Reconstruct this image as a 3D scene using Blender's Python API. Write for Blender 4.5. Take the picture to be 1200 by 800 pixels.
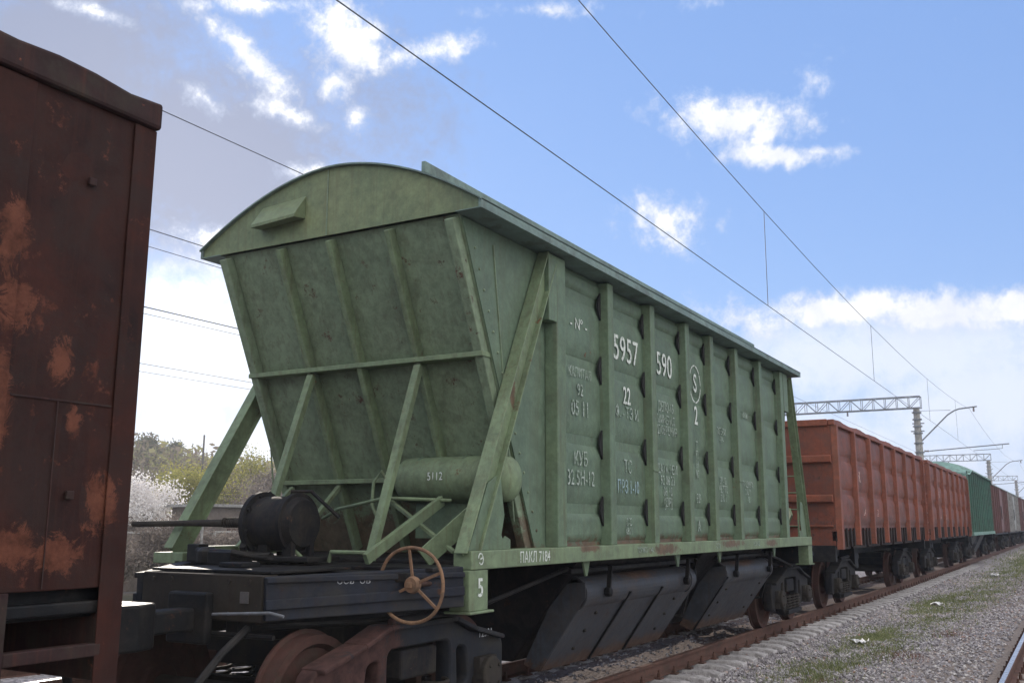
import bpy, bmesh, math, random
from mathutils import Vector, Matrix, Euler
import numpy as np
random.seed(7)
rng = np.random.default_rng(11)
R = math.radians
scene = bpy.context.scene
for o in list(bpy.data.objects):
    bpy.data.objects.remove(o)
col = scene.collection

# ------------------------------------------------------------------ camera
CAM = Vector((0.0, -5.65, 1.73))
RC = Matrix(((0.49809514, -0.16152407, -0.85194554),
             (-0.86711932, -0.09017152, -0.48987058),
             (0.00230467, 0.98274059, -0.18497463)))
Mx = RC @ Matrix(((1, 0, 0), (0, 1, 0), (0, 0, 1)))
cam_d = bpy.data.cameras.new('camera')
cam_d.sensor_width = 36.0
cam_d.lens = 34.02
cam_d.clip_start = 0.05
cam_d.clip_end = 5000
cam = bpy.data.objects.new('camera', cam_d)
col.objects.link(cam)
cam.matrix_world = Matrix.Translation(CAM) @ Mx.to_4x4()
scene.camera = cam

def direction(px, py):
    return (RC @ Vector((px - 600.0, -(py - 400.0), -1134.0))).normalized()

# ------------------------------------------------------------------ light and sky
SUN_ELEV, SUN_AZ = 17.0, 52.0          # azimuth measured from +X towards +Y
scene.view_settings.view_transform = 'Standard'
scene.view_settings.look = 'None'
scene.view_settings.exposure = 0.55
scene.view_settings.gamma = 1
scene.view_settings.use_curve_mapping = False
sd = bpy.data.lights.new('sun', 'SUN')
sd.energy = 3.0
sd.angle = R(0.6)
sd.color = (1.0, 0.9, 0.78)
sun = bpy.data.objects.new('sun', sd)
col.objects.link(sun)
sv = Vector((math.cos(R(SUN_ELEV)) * math.cos(R(SUN_AZ)), math.cos(R(SUN_ELEV)) * math.sin(R(SUN_AZ)), math.sin(R(SUN_ELEV))))
sun.rotation_euler = sv.to_track_quat('Z', 'Y').to_euler()
sun.location = (0, 0, 40)

world = bpy.data.worlds.new('World')
scene.world = world
world.use_nodes = True
W = world.node_tree
W.nodes.clear()

def node(nt, t, **kw):
    n = nt.nodes.new(t)
    for k, v in kw.items():
        if k.startswith('in_'):
            key = k[3:]
            key = int(key) if key.isdigit() else key
            n.inputs[key].default_value = v
        else:
            setattr(n, k, v)
    return n

def sky_nodes():
    L = W.links.new
    out = node(W, 'ShaderNodeOutputWorld')
    bg = node(W, 'ShaderNodeBackground')
    bg.inputs['Strength'].default_value = 0.12
    L(bg.outputs[0], out.inputs[0])
    sky = node(W, 'ShaderNodeTexSky')
    sky.sky_type = 'NISHITA'
    sky.sun_disc = False
    sky.sun_elevation = R(SUN_ELEV)
    sky.sun_rotation = R(90 - SUN_AZ)
    sky.air_density = 1.0
    sky.dust_density = 0.15
    sky.ozone_density = 2.2
    tc = node(W, 'ShaderNodeTexCoord')
    # noise shared by all clouds
    nz = node(W, 'ShaderNodeTexNoise', in_Scale=11.0, in_Detail=12.0, in_Roughness=0.66, in_Distortion=0.5)
    L(tc.outputs['Generated'], nz.inputs['Vector'])
    nz2 = node(W, 'ShaderNodeTexNoise', in_Scale=48.0, in_Detail=8.0, in_Roughness=0.65)
    L(tc.outputs['Generated'], nz2.inputs['Vector'])

    def blob(px, py, sx, sy, ang):
        c = direction(px, py)
        ex = (direction(px + 5, py) - direction(px - 5, py)).normalized()
        a = R(-ang)
        up0 = (direction(px, py - 5) - direction(px, py + 5)).normalized()
        ex2 = (ex * math.cos(a) + up0 * math.sin(a))
        ex2 = (ex2 - c * ex2.dot(c)).normalized()
        ey = c.cross(ex2)
        k = (direction(px + 5, py) - direction(px - 5, py)).length / 10
        m = Matrix((ex2, ey, c)).transposed()
        mp = node(W, 'ShaderNodeMapping')
        mp.vector_type = 'TEXTURE'
        mp.inputs['Location'].default_value = c
        mp.inputs['Rotation'].default_value = m.to_euler('XYZ')
        mp.inputs['Scale'].default_value = (sx * k, sy * k, 1.0)
        L(tc.outputs['Generated'], mp.inputs['Vector'])
        ln = node(W, 'ShaderNodeVectorMath', operation='LENGTH')
        L(mp.outputs[0], ln.inputs[0])
        return ln.outputs['Value']

    def m2(op, a, b=None, c=None, clamp=False):
        n = node(W, 'ShaderNodeMath', operation=op)
        n.use_clamp = clamp
        for i, v in enumerate((a, b, c)):
            if v is None:
                continue
            if isinstance(v, (int, float)):
                n.inputs[i].default_value = v
            else:
                L(v, n.inputs[i])
        return n.outputs[0]

    # perturbation  (n1-.5)*1.6 + (n2-.5)*.9
    pert = m2('ADD', m2('MULTIPLY', m2('SUBTRACT', nz.outputs[0], 0.5), 3.4), m2('MULTIPLY', m2('SUBTRACT', nz2.outputs[0], 0.5), 3.0))

    def field(blobs, soft, noise_k=1.0):
        tot = None
        for (px, py, sx, sy, ang, amp) in blobs:
            d = blob(px, py, sx, sy, ang)
            v = m2('MULTIPLY', m2('SUBTRACT', 1.0, d), amp)
            tot = v if tot is None else m2('SMOOTH_MAX', tot, v, 0.15)
        v = m2('ADD', tot, m2('MULTIPLY', pert, noise_k))
        mr = node(W, 'ShaderNodeMapRange')
        mr.interpolation_type = 'SMOOTHSTEP'
        mr.inputs['From Min'].default_value = -0.05
        mr.inputs['From Max'].default_value = soft
        L(v, mr.inputs['Value'])
        # fade so noise cannot create clouds far from the blobs
        lim = m2('MULTIPLY_ADD', tot, 1.0, 1.0, clamp=True)
        return m2('MULTIPLY', mr.outputs[0], lim)

    white = field([
        (865, 138, 105, 42, 4, 1), (905, 182, 90, 18, 2, .9), (780, 262, 62, 36, 8, .8), (945, 88, 40, 36, 20, .45), (960,178,50,10,0,.6),
        (990, 362, 130, 26, -4, 1), (1110, 368, 130, 34, -4, 1), (1190, 362, 70, 34, 0, 1), (870, 372, 60, 22, 10, .5),
        (290, 66, 90, 26, 42, 1), (405, 45, 75, 46, 35, 1), (335, 132, 60, 18, 20, .6), (110, 14, 60, 15, 18, .8),
        (245, 118, 36, 18, 30, .6), (500, 62, 95, 20, -10, .8), (392, 98, 26, 32, -30, .8), (418, 142, 20, 26, 30, .7),
        (385, 203, 60, 20, 0, .8), (310, 5, 130, 16, 0, .8), (840, 4, 40, 14, 0, .5), (640, 12, 70, 10, 0, .4),(250, 280, 60, 22, 10, .7),
    ], 0.8, 0.55)
    veil = field([
        (1060, 415, 320, 80, -3, 1.7), (1170, 470, 320, 110, 0, 1.6), (1000, 520, 320, 90, 0, 1.3),
        (235, 410, 200, 140, 0, 1.5), (230, 540, 420, 90, 0, 1.5),
    ], 1.3, 0.45)
    grey = field([(250, 190, 300, 190, 15, 1.6), (60, 60, 300, 190, 0, 1.5), (430, 110, 170, 110, 20, .7)], 1.1, 0.42)

    # colours: clouds brighten towards the sun
    dsun = node(W, 'ShaderNodeVectorMath', operation='DOT_PRODUCT')
    L(tc.outputs['Generated'], dsun.inputs[0])
    dsun.inputs[1].default_value = sv
    near = m2('POWER', m2('MAXIMUM', dsun.outputs['Value'], 0.0), 30.0)

    def mix(fac, a, b):
        n = node(W, 'ShaderNodeMix', data_type='RGBA')
        L(fac, n.inputs['Factor'])
        for i, v in ((6, a), (7, b)):
            if isinstance(v, tuple):
                n.inputs[i].default_value = (*v, 1)
            else:
                L(v, n.inputs[i])
        return n.outputs[2]

    base = sky.outputs[0]
    # thin haze of a bright spring sky
    tint = node(W, 'ShaderNodeMix', data_type='RGBA', blend_type='MULTIPLY')
    tint.inputs['Factor'].default_value = 1.0
    L(base, tint.inputs[6])
    tint.inputs[7].default_value = (*SKY_TINT, 1)
    hz = node(W, 'ShaderNodeMix', data_type='RGBA')
    hz.inputs['Factor'].default_value = SKY_HAZE
    L(tint.outputs[2], hz.inputs[6])
    hz.inputs[7].default_value = (*SKY_HAZE_COL, 1)
    c = hz.outputs[2]
    c = mix(m2('MULTIPLY', grey, 0.9), c, mix(near, (1.7, 1.98, 2.85), (2.4, 2.55, 3.3)))
    c = mix(m2('MULTIPLY', veil, 0.88), c, mix(near, (5.0, 5.4, 6.3), (9.5, 9.7, 10.0)))
    c = mix(m2('MULTIPLY', white, 0.95), c, mix(m2('MULTIPLY', white, white), (3.6, 4.2, 5.6), mix(near, (6.3, 6.3, 6.4), (8.5, 8.3, 8.0))))
    nz3 = node(W, 'ShaderNodeTexNoise', in_Scale=16.0, in_Detail=7.0, in_Roughness=0.6)
    L(tc.outputs['Generated'], nz3.inputs['Vector'])
    shade = node(W, 'ShaderNodeMapRange'); shade.inputs['From Min'].default_value = 0.45; shade.inputs['From Max'].default_value = 0.68
    L(nz3.outputs[0], shade.inputs['Value'])
    c = mix(m2('MULTIPLY', m2('MULTIPLY', shade.outputs[0], m2('MAXIMUM', white, m2('MULTIPLY', veil, 0.45))), 0.55), c, (3.7, 4.1, 5.1))
    # broad bright cloud deck, added unseen opposite the sun to light shaded faces and ground
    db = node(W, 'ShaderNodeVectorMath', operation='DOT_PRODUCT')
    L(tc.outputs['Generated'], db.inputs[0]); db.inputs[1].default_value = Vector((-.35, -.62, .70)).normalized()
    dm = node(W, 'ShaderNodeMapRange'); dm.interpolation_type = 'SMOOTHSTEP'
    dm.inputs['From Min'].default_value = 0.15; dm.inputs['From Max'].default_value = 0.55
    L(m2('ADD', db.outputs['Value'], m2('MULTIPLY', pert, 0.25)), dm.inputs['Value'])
    c = mix(m2('MULTIPLY', dm.outputs[0], 0.9), c, BACK_FILL)
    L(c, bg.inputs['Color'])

HAZE = 0.0009
BACK_FILL = (11.2, 10.9, 10.7)  # colour of the fill light added to the sky behind the camera
SKY_TINT = (1.0, 1.0, 1.0)
SKY_HAZE = 0.72
SKY_HAZE_COL = (1.25, 2.35, 5.1)
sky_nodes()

# ------------------------------------------------------------------ materials
MATS = {}

def principled(name):
    m = bpy.data.materials.new(name)
    m.use_nodes = True
    nt = m.node_tree
    return m, nt, nt.nodes['Principled BSDF']

def ramp(nt, fac, stops):
    r = node(nt, 'ShaderNodeValToRGB')
    cr = r.color_ramp
    while len(cr.elements) < len(stops):
        cr.elements.new(0.5)
    for e, (p, c) in zip(cr.elements, stops):
        e.position = p
        e.color = (*c, 1) if isinstance(c, tuple) else (c, c, c, 1)
    nt.links.new(fac, r.inputs[0])
    return r.outputs[0]

def mixc(nt, fac, a, b, mode='MIX'):
    n = node(nt, 'ShaderNodeMix', data_type='RGBA', blend_type=mode)
    for sock, v in ((n.inputs['Factor'], fac), (n.inputs[6], a), (n.inputs[7], b)):
        if isinstance(v, (int, float)):
            sock.default_value = v
        elif isinstance(v, tuple):
            sock.default_value = (*v, 1)
        else:
            nt.links.new(v, sock)
    return n.outputs[2]

def weathered(name, base, second=None, rust=(0.13, 0.05, 0.025), rust_amt=0.5, streak=0.5, rough=0.55, metallic=0.0,
              patches=None, patch_col=(0.3, 0.1, 0.05), bump=0.25, scale=1.0, dirt=(0.05, 0.045, 0.035), dirt_amt=0.5):
    """old paint on steel: faded tone, dirt blotches, run marks, rust spots; patches = worn spots (x, z, rx, rz)"""
    m, nt, b = principled(name)
    L = nt.links.new
    tc = node(nt, 'ShaderNodeTexCoord')
    oi = node(nt, 'ShaderNodeObjectInfo')
    mul = node(nt, 'ShaderNodeMath', operation='MULTIPLY')
    L(oi.outputs['Random'], mul.inputs[0]); mul.inputs[1].default_value = 37.0
    def nz(sc, det=6, rgh=0.6, vec=None, dist=0.0, fourd=True):
        n = node(nt, 'ShaderNodeTexNoise', in_Scale=sc * scale, in_Detail=det, in_Roughness=rgh, in_Distortion=dist)
        if fourd:
            n.noise_dimensions = '4D'
            L(mul.outputs[0], n.inputs['W'])
        L(vec or tc.outputs['Object'], n.inputs['Vector'])
        return n.outputs[0]
    second = second or tuple(c * 0.72 for c in base)
    n1 = nz(1.3, 7, 0.65)
    c = ramp(nt, n1, [(0.3, second), (0.62, base)])
    n4 = nz(14, 6, 0.7)
    c = mixc(nt, 0.4, c, ramp(nt, n4, [(0.3, 0.2), (0.7, 0.8)]), 'OVERLAY')
    c = mixc(nt, 0.22, c, ramp(nt, nz(4.2, 8, 0.7), [(0.35, 0.28), (0.65, 0.7)]), 'OVERLAY')
    # run marks
    mp = node(nt, 'ShaderNodeMapping'); mp.inputs['Scale'].default_value = (16, 16, 0.55)
    L(tc.outputs['Object'], mp.inputs[0])
    s = nz(1.6, 5, 0.6, mp.outputs[0])
    sf = ramp(nt, s, [(0.50, 0.0), (0.66, 1.0)])
    sm = node(nt, 'ShaderNodeMath', operation='MULTIPLY'); L(sf, sm.inputs[0]); sm.inputs[1].default_value = streak * 0.6
    c = mixc(nt, sm.outputs[0], c, tuple(rust[i] * 0.5 + base[i] * 0.25 for i in range(3)))
    d = nz(3.1, 9, 0.72, dist=0.6)
    df = ramp(nt, d, [(0.47, 0.0), (0.62, 1.0)])
    dm = node(nt, 'ShaderNodeMath', operation='MULTIPLY'); L(df, dm.inputs[0]); dm.inputs[1].default_value = dirt_amt
    c = mixc(nt, dm.outputs[0], c, dirt)
    if patches:
        dn = nz(8.0, 14, 0.85, fourd=False, dist=0.7)
        sep = node(nt, 'ShaderNodeSeparateXYZ'); L(tc.outputs['Object'], sep.inputs[0])
        tot = None
        for (px, pz, rx, rz) in patches:
            a = node(nt, 'ShaderNodeMath', operation='SUBTRACT'); L(sep.outputs[0], a.inputs[0]); a.inputs[1].default_value = px
            a2 = node(nt, 'ShaderNodeMath', operation='DIVIDE'); L(a.outputs[0], a2.inputs[0]); a2.inputs[1].default_value = rx
            e = node(nt, 'ShaderNodeMath', operation='SUBTRACT'); L(sep.outputs[2], e.inputs[0]); e.inputs[1].default_value = pz
            e2 = node(nt, 'ShaderNodeMath', operation='DIVIDE'); L(e.outputs[0], e2.inputs[0]); e2.inputs[1].default_value = rz
            cv = node(nt, 'ShaderNodeCombineXYZ'); L(a2.outputs[0], cv.inputs[0]); L(e2.outputs[0], cv.inputs[1])
            ln = node(nt, 'ShaderNodeVectorMath', operation='LENGTH'); L(cv.outputs[0], ln.inputs[0])
            if tot is None:
                tot = ln.outputs['Value']
            else:
                mn = node(nt, 'ShaderNodeMath', operation='MINIMUM'); L(tot, mn.inputs[0]); L(ln.outputs['Value'], mn.inputs[1]); tot = mn.outputs[0]
        ma = node(nt, 'ShaderNodeMath', operation='MULTIPLY_ADD'); L(dn, ma.inputs[0]); ma.inputs[1].default_value = 4.2; L(tot, ma.inputs[2])
        pf = ramp(nt, ma.outputs[0], [(0.0, 1.0), (1.0, 1.0)])
        mr = node(nt, 'ShaderNodeMapRange'); mr.inputs['From Min'].default_value = 3.0; mr.inputs['From Max'].default_value = 2.75
        L(ma.outputs[0], mr.inputs['Value'])
        pc = ramp(nt, nz(9, 6, 0.7, fourd=False), [(0.35, tuple(v * 0.45 for v in patch_col)), (0.6, patch_col)])
        pm = node(nt, 'ShaderNodeMath', operation='MULTIPLY'); L(mr.outputs[0], pm.inputs[0]); pm.inputs[1].default_value = 0.85
        c = mixc(nt, pm.outputs[0], c, pc)
    r1 = nz(6.5, 11, 0.75)
    th = 0.665 - 0.13 * rust_amt
    rf = ramp(nt, r1, [(th, 0.0), (th + 0.05, 1.0)])
    rc = ramp(nt, nz(22, 4), [(0.35, tuple(v * 0.5 for v in rust)), (0.7, tuple(min(1, v * 1.5) for v in rust))])
    c = mixc(nt, rf, c, rc)
    L(c, b.inputs['Base Color'])
    rr = ramp(nt, n4, [(0.2, max(0.1, rough - 0.12)), (0.8, min(1, rough + 0.2))])
    L(rr, b.inputs['Roughness'])
    b.inputs['Metallic'].default_value = metallic
    b.inputs['Specular IOR Level'].default_value = 0.12 if max(base) < 0.13 else 0.3
    bp = node(nt, 'ShaderNodeBump', in_Strength=bump, in_Distance=0.02)
    bn = nz(9, 8, 0.7)
    L(bn, bp.inputs['Height'])
    bp2 = node(nt, 'ShaderNodeBump', in_Strength=0.22 if bump > 0.2 else 0.05, in_Distance=0.06)
    L(nz(1.7, 2, 0.5), bp2.inputs['Height'])
    L(bp2.outputs[0], bp.inputs['Normal'])
    L(bp.outputs[0], b.inputs['Normal'])
    MATS[name] = m
    return m

def stencil(name, col_, under, cover=0.5):
    m, nt, b = principled(name)
    tc = node(nt, 'ShaderNodeTexCoord')
    n = node(nt, 'ShaderNodeTexNoise', in_Scale=30.0, in_Detail=6.0, in_Roughness=0.7)
    nt.links.new(tc.outputs['Object'], n.inputs['Vector'])
    f = ramp(nt, n.outputs[0], [(cover - 0.08, 0.0), (cover + 0.06, 1.0)])
    c = mixc(nt, f, col_, under)
    nt.links.new(c, b.inputs['Base Color'])
    b.inputs['Roughness'].default_value = 0.8
    MATS[name] = m
    return m

GREEN = (0.118, 0.166, 0.10)
GREEN_L = (0.15, 0.20, 0.122)
weathered('green_paint', GREEN, (0.115, 0.175, 0.12), rust_amt=0.25, streak=0.5, dirt_amt=0.3)
weathered('green_panel', (0.122, 0.178, 0.122), (0.092, 0.138, 0.097), rust_amt=0.15, streak=0.35, dirt_amt=0.2, patches=[(0, 1.46, 7, .16), (.55, 1.75, .12, .3)], patch_col=(0.15, 0.085, 0.06))
weathered('green_frame', GREEN_L, (0.17, 0.23, 0.13), rust_amt=0.35, streak=0.5, dirt_amt=0.35, patches=[(-1.5, 1.45, .5, .07), (1.0, 1.47, .6, .06), (3, 1.45, .4, .06), (-3.5, 1.5, .3, .05), (-4.9, 2.9, .05, .2)], patch_col=(0.14, 0.075, 0.05))
weathered('green_end', (0.19, 0.25, 0.165), (0.14, 0.19, 0.125), rust=(0.09, 0.05, 0.035), rust_amt=0.55, streak=0.6, dirt_amt=0.3, patches=[(-4.25, 1.55, .5, .5)], patch_col=(0.13, 0.085, 0.06))
weathered('green_gable', (0.17, 0.205, 0.11), (0.125, 0.17, 0.098), rust_amt=0.1, streak=0.35, dirt_amt=0.2)
weathered('roof_paint', (0.17, 0.24, 0.22), (0.13, 0.19, 0.175), rust_amt=0.2, streak=0.2)
weathered('teal_paint', (0.065, 0.155, 0.115), (0.045, 0.115, 0.085), rust_amt=0.2, streak=0.5)
weathered('pale_teal', (0.17, 0.30, 0.25), (0.13, 0.23, 0.19), rust_amt=0.1, streak=0.3)
weathered('black_metal', (0.012, 0.013, 0.015), (0.007, 0.007, 0.008), rust=(0.06, 0.03, 0.02), rust_amt=0.5, streak=0.3, rough=0.5, dirt=(0.05, 0.045, 0.04), dirt_amt=0.4)
weathered('blue_black', (0.026, 0.031, 0.044), (0.015, 0.017, 0.024), rust=(0.06, 0.03, 0.02), rust_amt=0.5, streak=0.5, rough=0.6, dirt_amt=0.5)
weathered('chute_metal', (0.062, 0.07, 0.084), (0.036, 0.04, 0.05), rust=(0.08, 0.05, 0.035), rust_amt=0.5, streak=0.8, rough=0.45, dirt_amt=0.35, dirt=(0.09, 0.07, 0.055), patches=[(0, .25, 6, .14), (-1.5, 1.2, .6, .1), (2.5, 1.2, .8, .1)], patch_col=(0.12, 0.075, 0.055))
weathered('frame_mixed', (0.028, 0.032, 0.041), (0.016, 0.018, 0.022), rust=(0.06, 0.035, 0.03), rust_amt=0.4, rough=0.7, patches=[(-6.9, .6, .75, .7), (-6.4, .75, .5, .4)], patch_col=(0.085, 0.042, 0.036))
weathered('cast_rust', (0.08, 0.04, 0.033), (0.045, 0.026, 0.023), rust=(0.05, 0.03, 0.025), rust_amt=0.5, rough=0.75)
weathered('cast_dark', (0.019, 0.020, 0.024), (0.011, 0.011, 0.013), rust=(0.08, 0.045, 0.03), rust_amt=0.5, rough=0.7)
weathered('cast_grey', (0.042, 0.037, 0.033), (0.022, 0.02, 0.019), rust=(0.08, 0.045, 0.03), rust_amt=0.4, rough=0.75)
weathered('wheel_rust', (0.075, 0.036, 0.03), (0.04, 0.023, 0.021), rust=(0.05, 0.03, 0.025), rust_amt=0.5, rough=0.75, scale=2)
weathered('handwheel_rust', (0.25, 0.15, 0.09), (0.15, 0.085, 0.055), rust=(0.12, 0.05, 0.03), rust_amt=0.6, rough=0.8, scale=3)
weathered('rail_rust', (0.125, 0.068, 0.053), (0.075, 0.042, 0.036), rust=(0.06, 0.03, 0.02), rust_amt=0.4, rough=0.8, scale=2)
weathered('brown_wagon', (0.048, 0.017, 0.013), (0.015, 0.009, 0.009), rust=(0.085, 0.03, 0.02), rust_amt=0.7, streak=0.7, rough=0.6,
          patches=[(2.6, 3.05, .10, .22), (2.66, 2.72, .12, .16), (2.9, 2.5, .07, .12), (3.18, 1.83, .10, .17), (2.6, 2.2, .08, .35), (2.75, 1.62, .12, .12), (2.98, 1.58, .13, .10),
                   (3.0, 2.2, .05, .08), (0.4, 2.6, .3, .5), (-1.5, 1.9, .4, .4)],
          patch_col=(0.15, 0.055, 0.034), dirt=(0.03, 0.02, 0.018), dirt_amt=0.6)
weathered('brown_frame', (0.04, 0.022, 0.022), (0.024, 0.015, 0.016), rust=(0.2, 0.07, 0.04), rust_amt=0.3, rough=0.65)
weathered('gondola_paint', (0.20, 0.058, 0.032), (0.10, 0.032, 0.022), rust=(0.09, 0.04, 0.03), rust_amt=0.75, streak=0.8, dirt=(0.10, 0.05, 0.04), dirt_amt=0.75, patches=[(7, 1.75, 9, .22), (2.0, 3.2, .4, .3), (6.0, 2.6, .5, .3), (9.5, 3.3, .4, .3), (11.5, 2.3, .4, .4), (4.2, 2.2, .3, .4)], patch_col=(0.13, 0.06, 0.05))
weathered('gondola_post', (0.24, 0.072, 0.04), (0.14, 0.045, 0.028), rust=(0.12, 0.05, 0.035), rust_amt=0.35, streak=0.5, dirt_amt=0.3)
weathered('hatch_dark', (0.035, 0.022, 0.02), (0.018, 0.014, 0.014), rust=(0.07, 0.03, 0.022), rust_amt=0.4)
weathered('maroon_paint', (0.16, 0.07, 0.065), (0.11, 0.055, 0.05), rust_amt=0.4, streak=0.4)
weathered('grey_paint', (0.15, 0.14, 0.135), (0.10, 0.095, 0.095), rust_amt=0.4, streak=0.5)
weathered('pale_grey', (0.32, 0.32, 0.31), (0.24, 0.24, 0.235), rust_amt=0.2)
weathered('galvanised', (0.22, 0.24, 0.27), (0.15, 0.165, 0.19), rust_amt=0.1, rough=0.5, bump=0.05)
weathered('concrete', (0.36, 0.35, 0.33), (0.24, 0.235, 0.225), rust=(0.12, 0.09, 0.07), rust_amt=0.35, rough=0.9, scale=2)
weathered('sleeper_concrete', (0.46, 0.44, 0.44), (0.34, 0.325, 0.325), rust=(0.10, 0.07, 0.055), rust_amt=0.5, rough=0.95, scale=3)
weathered('rail_polished', (0.55, 0.55, 0.56), (0.42, 0.42, 0.44), rust_amt=0.0, rough=0.28, metallic=0.9, streak=0, dirt_amt=0, bump=0.03)
weathered('yellow_paint', (0.5, 0.33, 0.1), (0.35, 0.22, 0.08), rust_amt=0.3)
weathered('wire_metal', (0.11, 0.12, 0.15), (0.09, 0.10, 0.12), rust_amt=0.0, bump=0.0)
weathered('insulator', (0.16, 0.09, 0.07), (0.12, 0.07, 0.06), rust_amt=0.0, rough=0.3, bump=0.0)
weathered('shed_wall', (0.16, 0.13, 0.11), (0.10, 0.085, 0.075), rust_amt=0.3)
weathered('litter', (0.8, 0.8, 0.8), (0.65, 0.66, 0.68), rust_amt=0.0)
stencil('white_stencil', (0.62, 0.66, 0.62), (0.12, 0.178, 0.122), 0.60)
stencil('faded_stencil', (0.38, 0.44, 0.40), (0.12, 0.178, 0.122), 0.52)
stencil('blue_stencil', (0.30, 0.42, 0.48), (0.17, 0.245, 0.17), 0.55)
stencil('chalk_dark', (0.5, 0.52, 0.55), (0.05, 0.055, 0.07), 0.58)
stencil('chalk_red', (0.7, 0.62, 0.58), (0.34, 0.085, 0.045), 0.50)
m, nt, b = principled('shade_black'); b.inputs['Base Color'].default_value = (0.010, 0.011, 0.012, 1); b.inputs['Roughness'].default_value = 0.9; MATS['shade_black'] = m  # near-black of the plates that paint shade beside the hopper posts

# ------------------------------------------------------------------ mesh helpers
class MB:
    def __init__(s): s.v = []; s.f = []
    def add(s, vs, fs):
        o = len(s.v); s.v += [tuple(v) for v in vs]; s.f += [tuple(i + o for i in f) for f in fs]; return s
    def box(s, x0, x1, y0, y1, z0, z1):
        if x0 > x1: x0, x1 = x1, x0
        if y0 > y1: y0, y1 = y1, y0
        if z0 > z1: z0, z1 = z1, z0
        v = [(x, y, z) for x in (x0, x1) for y in (y0, y1) for z in (z0, z1)]
        return s.add(v, [(0, 1, 3, 2), (4, 6, 7, 5), (0, 4, 5, 1), (2, 3, 7, 6), (0, 2, 6, 4), (1, 5, 7, 3)])
    def beam(s, p, q, w, h, up=(0, 0, 1)):
        p = Vector(p); q = Vector(q); d = (q - p).normalized(); u = Vector(up)
        a = d.cross(u).normalized(); c = a.cross(d).normalized()
        vs = []
        for e in (p, q):
            for sa, sc in ((-1, -1), (1, -1), (1, 1), (-1, 1)):
                vs.append(e + a * w / 2 * sa + c * h / 2 * sc)
        return s.add(vs, [(3, 2, 1, 0), (4, 5, 6, 7), (0, 1, 5, 4), (1, 2, 6, 5), (2, 3, 7, 6), (3, 0, 4, 7)])
    def channel(s, p, q, w, h, t=0.012, up=(0, 0, 1), flip=1):
        """U profile: web (w wide) with two flanges of depth h pointing along flip*normal"""
        p = Vector(p); q = Vector(q); d = (q - p).normalized(); u = Vector(up)
        a = d.cross(u).normalized(); c = a.cross(d).normalized() * flip
        s.beam(p, q, w, t, up)
        for k in (-1, 1):
            o = a * k * (w / 2 - t / 2) - c * (h / 2)
            s.beam(p + o, q + o, t, h - t, up)
        return s
    def tube(s, pts, r, n=10, caps=True):
        pts = [Vector(p) for p in pts]
        base = len(s.v); prev = None
        for i, p in enumerate(pts):
            if i == 0: d = pts[1] - p
            elif i == len(pts) - 1: d = p - pts[i - 1]
            else: d = (pts[i + 1] - pts[i - 1])
            d.normalize()
            if prev is None:
                a = d.orthogonal().normalized()
            else:
                a = (prev - d * prev.dot(d)).normalized()
            prev = a; c = d.cross(a)
            rr = r[i] if isinstance(r, (list, tuple)) else r
            for k in range(n):
                t = 2 * math.pi * k / n
                s.v.append(tuple(p + a * math.cos(t) * rr + c * math.sin(t) * rr))
        for i in range(len(pts) - 1):
            for k in range(n):
                k2 = (k + 1) % n
                s.f.append((base + i * n + k, base + i * n + k2, base + (i + 1) * n + k2, base + (i + 1) * n + k))
        if caps:
            s.f.append(tuple(base + k for k in range(n))[::-1]); s.f.append(tuple(base + (len(pts) - 1) * n + k for k in range(n)))
        return s
    def lathe(s, c, axis, prof, n=32):
        """prof: list of (t along axis, radius)"""
        c = Vector(c); ax = Vector(axis).normalized(); a = ax.orthogonal().normalized(); b_ = ax.cross(a)
        base = len(s.v)
        for (t, r) in prof:
            for k in range(n):
                th = 2 * math.pi * k / n
                s.v.append(tuple(c + ax * t + a * math.cos(th) * max(r, 1e-4) + b_ * math.sin(th) * max(r, 1e-4)))
        for i in range(len(prof) - 1):
            for k in range(n):
                k2 = (k + 1) % n
                s.f.append((base + i * n + k, base + i * n + k2, base + (i + 1) * n + k2, base + (i + 1) * n + k))
        s.f.append(tuple(base + k for k in range(n))[::-1]); s.f.append(tuple(base + (len(prof) - 1) * n + k for k in range(n)))
        return s
    def prism(s, poly, ax, a, b_):
        """poly 2D extruded along axis ax ('x','y','z') from a to b_"""
        def P(p, t):
            return {'y': (p[0], t, p[1]), 'x': (t, p[0], p[1]), 'z': (p[0], p[1], t)}[ax]
        n = len(poly)
        vs = [P(p, a) for p in poly] + [P(p, b_) for p in poly]
        fs = [tuple(range(n))[::-1], tuple(range(n, 2 * n))] + [(i, (i + 1) % n, (i + 1) % n + n, i + n) for i in range(n)]
        return s.add(vs, fs)
    def build(s, name, mat, parent=None, bevel=0.0, smooth=False, loc=None):
        me = bpy.data.meshes.new(name)
        me.from_pydata(s.v, [], s.f)
        bm = bmesh.new(); bm.from_mesh(me); bmesh.ops.recalc_face_normals(bm, faces=bm.faces); bm.to_mesh(me); bm.free()
        me.materials.append(MATS[mat] if isinstance(mat, str) else mat)
        o = bpy.data.objects.new(name, me); col.objects.link(o)
        if parent: o.parent = parent
        if loc: o.location = loc
        if smooth:
            me.shade_auto_smooth if False else None
            for p in me.polygons: p.use_smooth = True
            md = o.modifiers.new('es', 'EDGE_SPLIT'); md.split_angle = R(38)
        if bevel:
            md = o.modifiers.new('bevel', 'BEVEL'); md.width = bevel; md.segments = 2; md.limit_method = 'ANGLE'; md.angle_limit = R(40)
        return o

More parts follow.
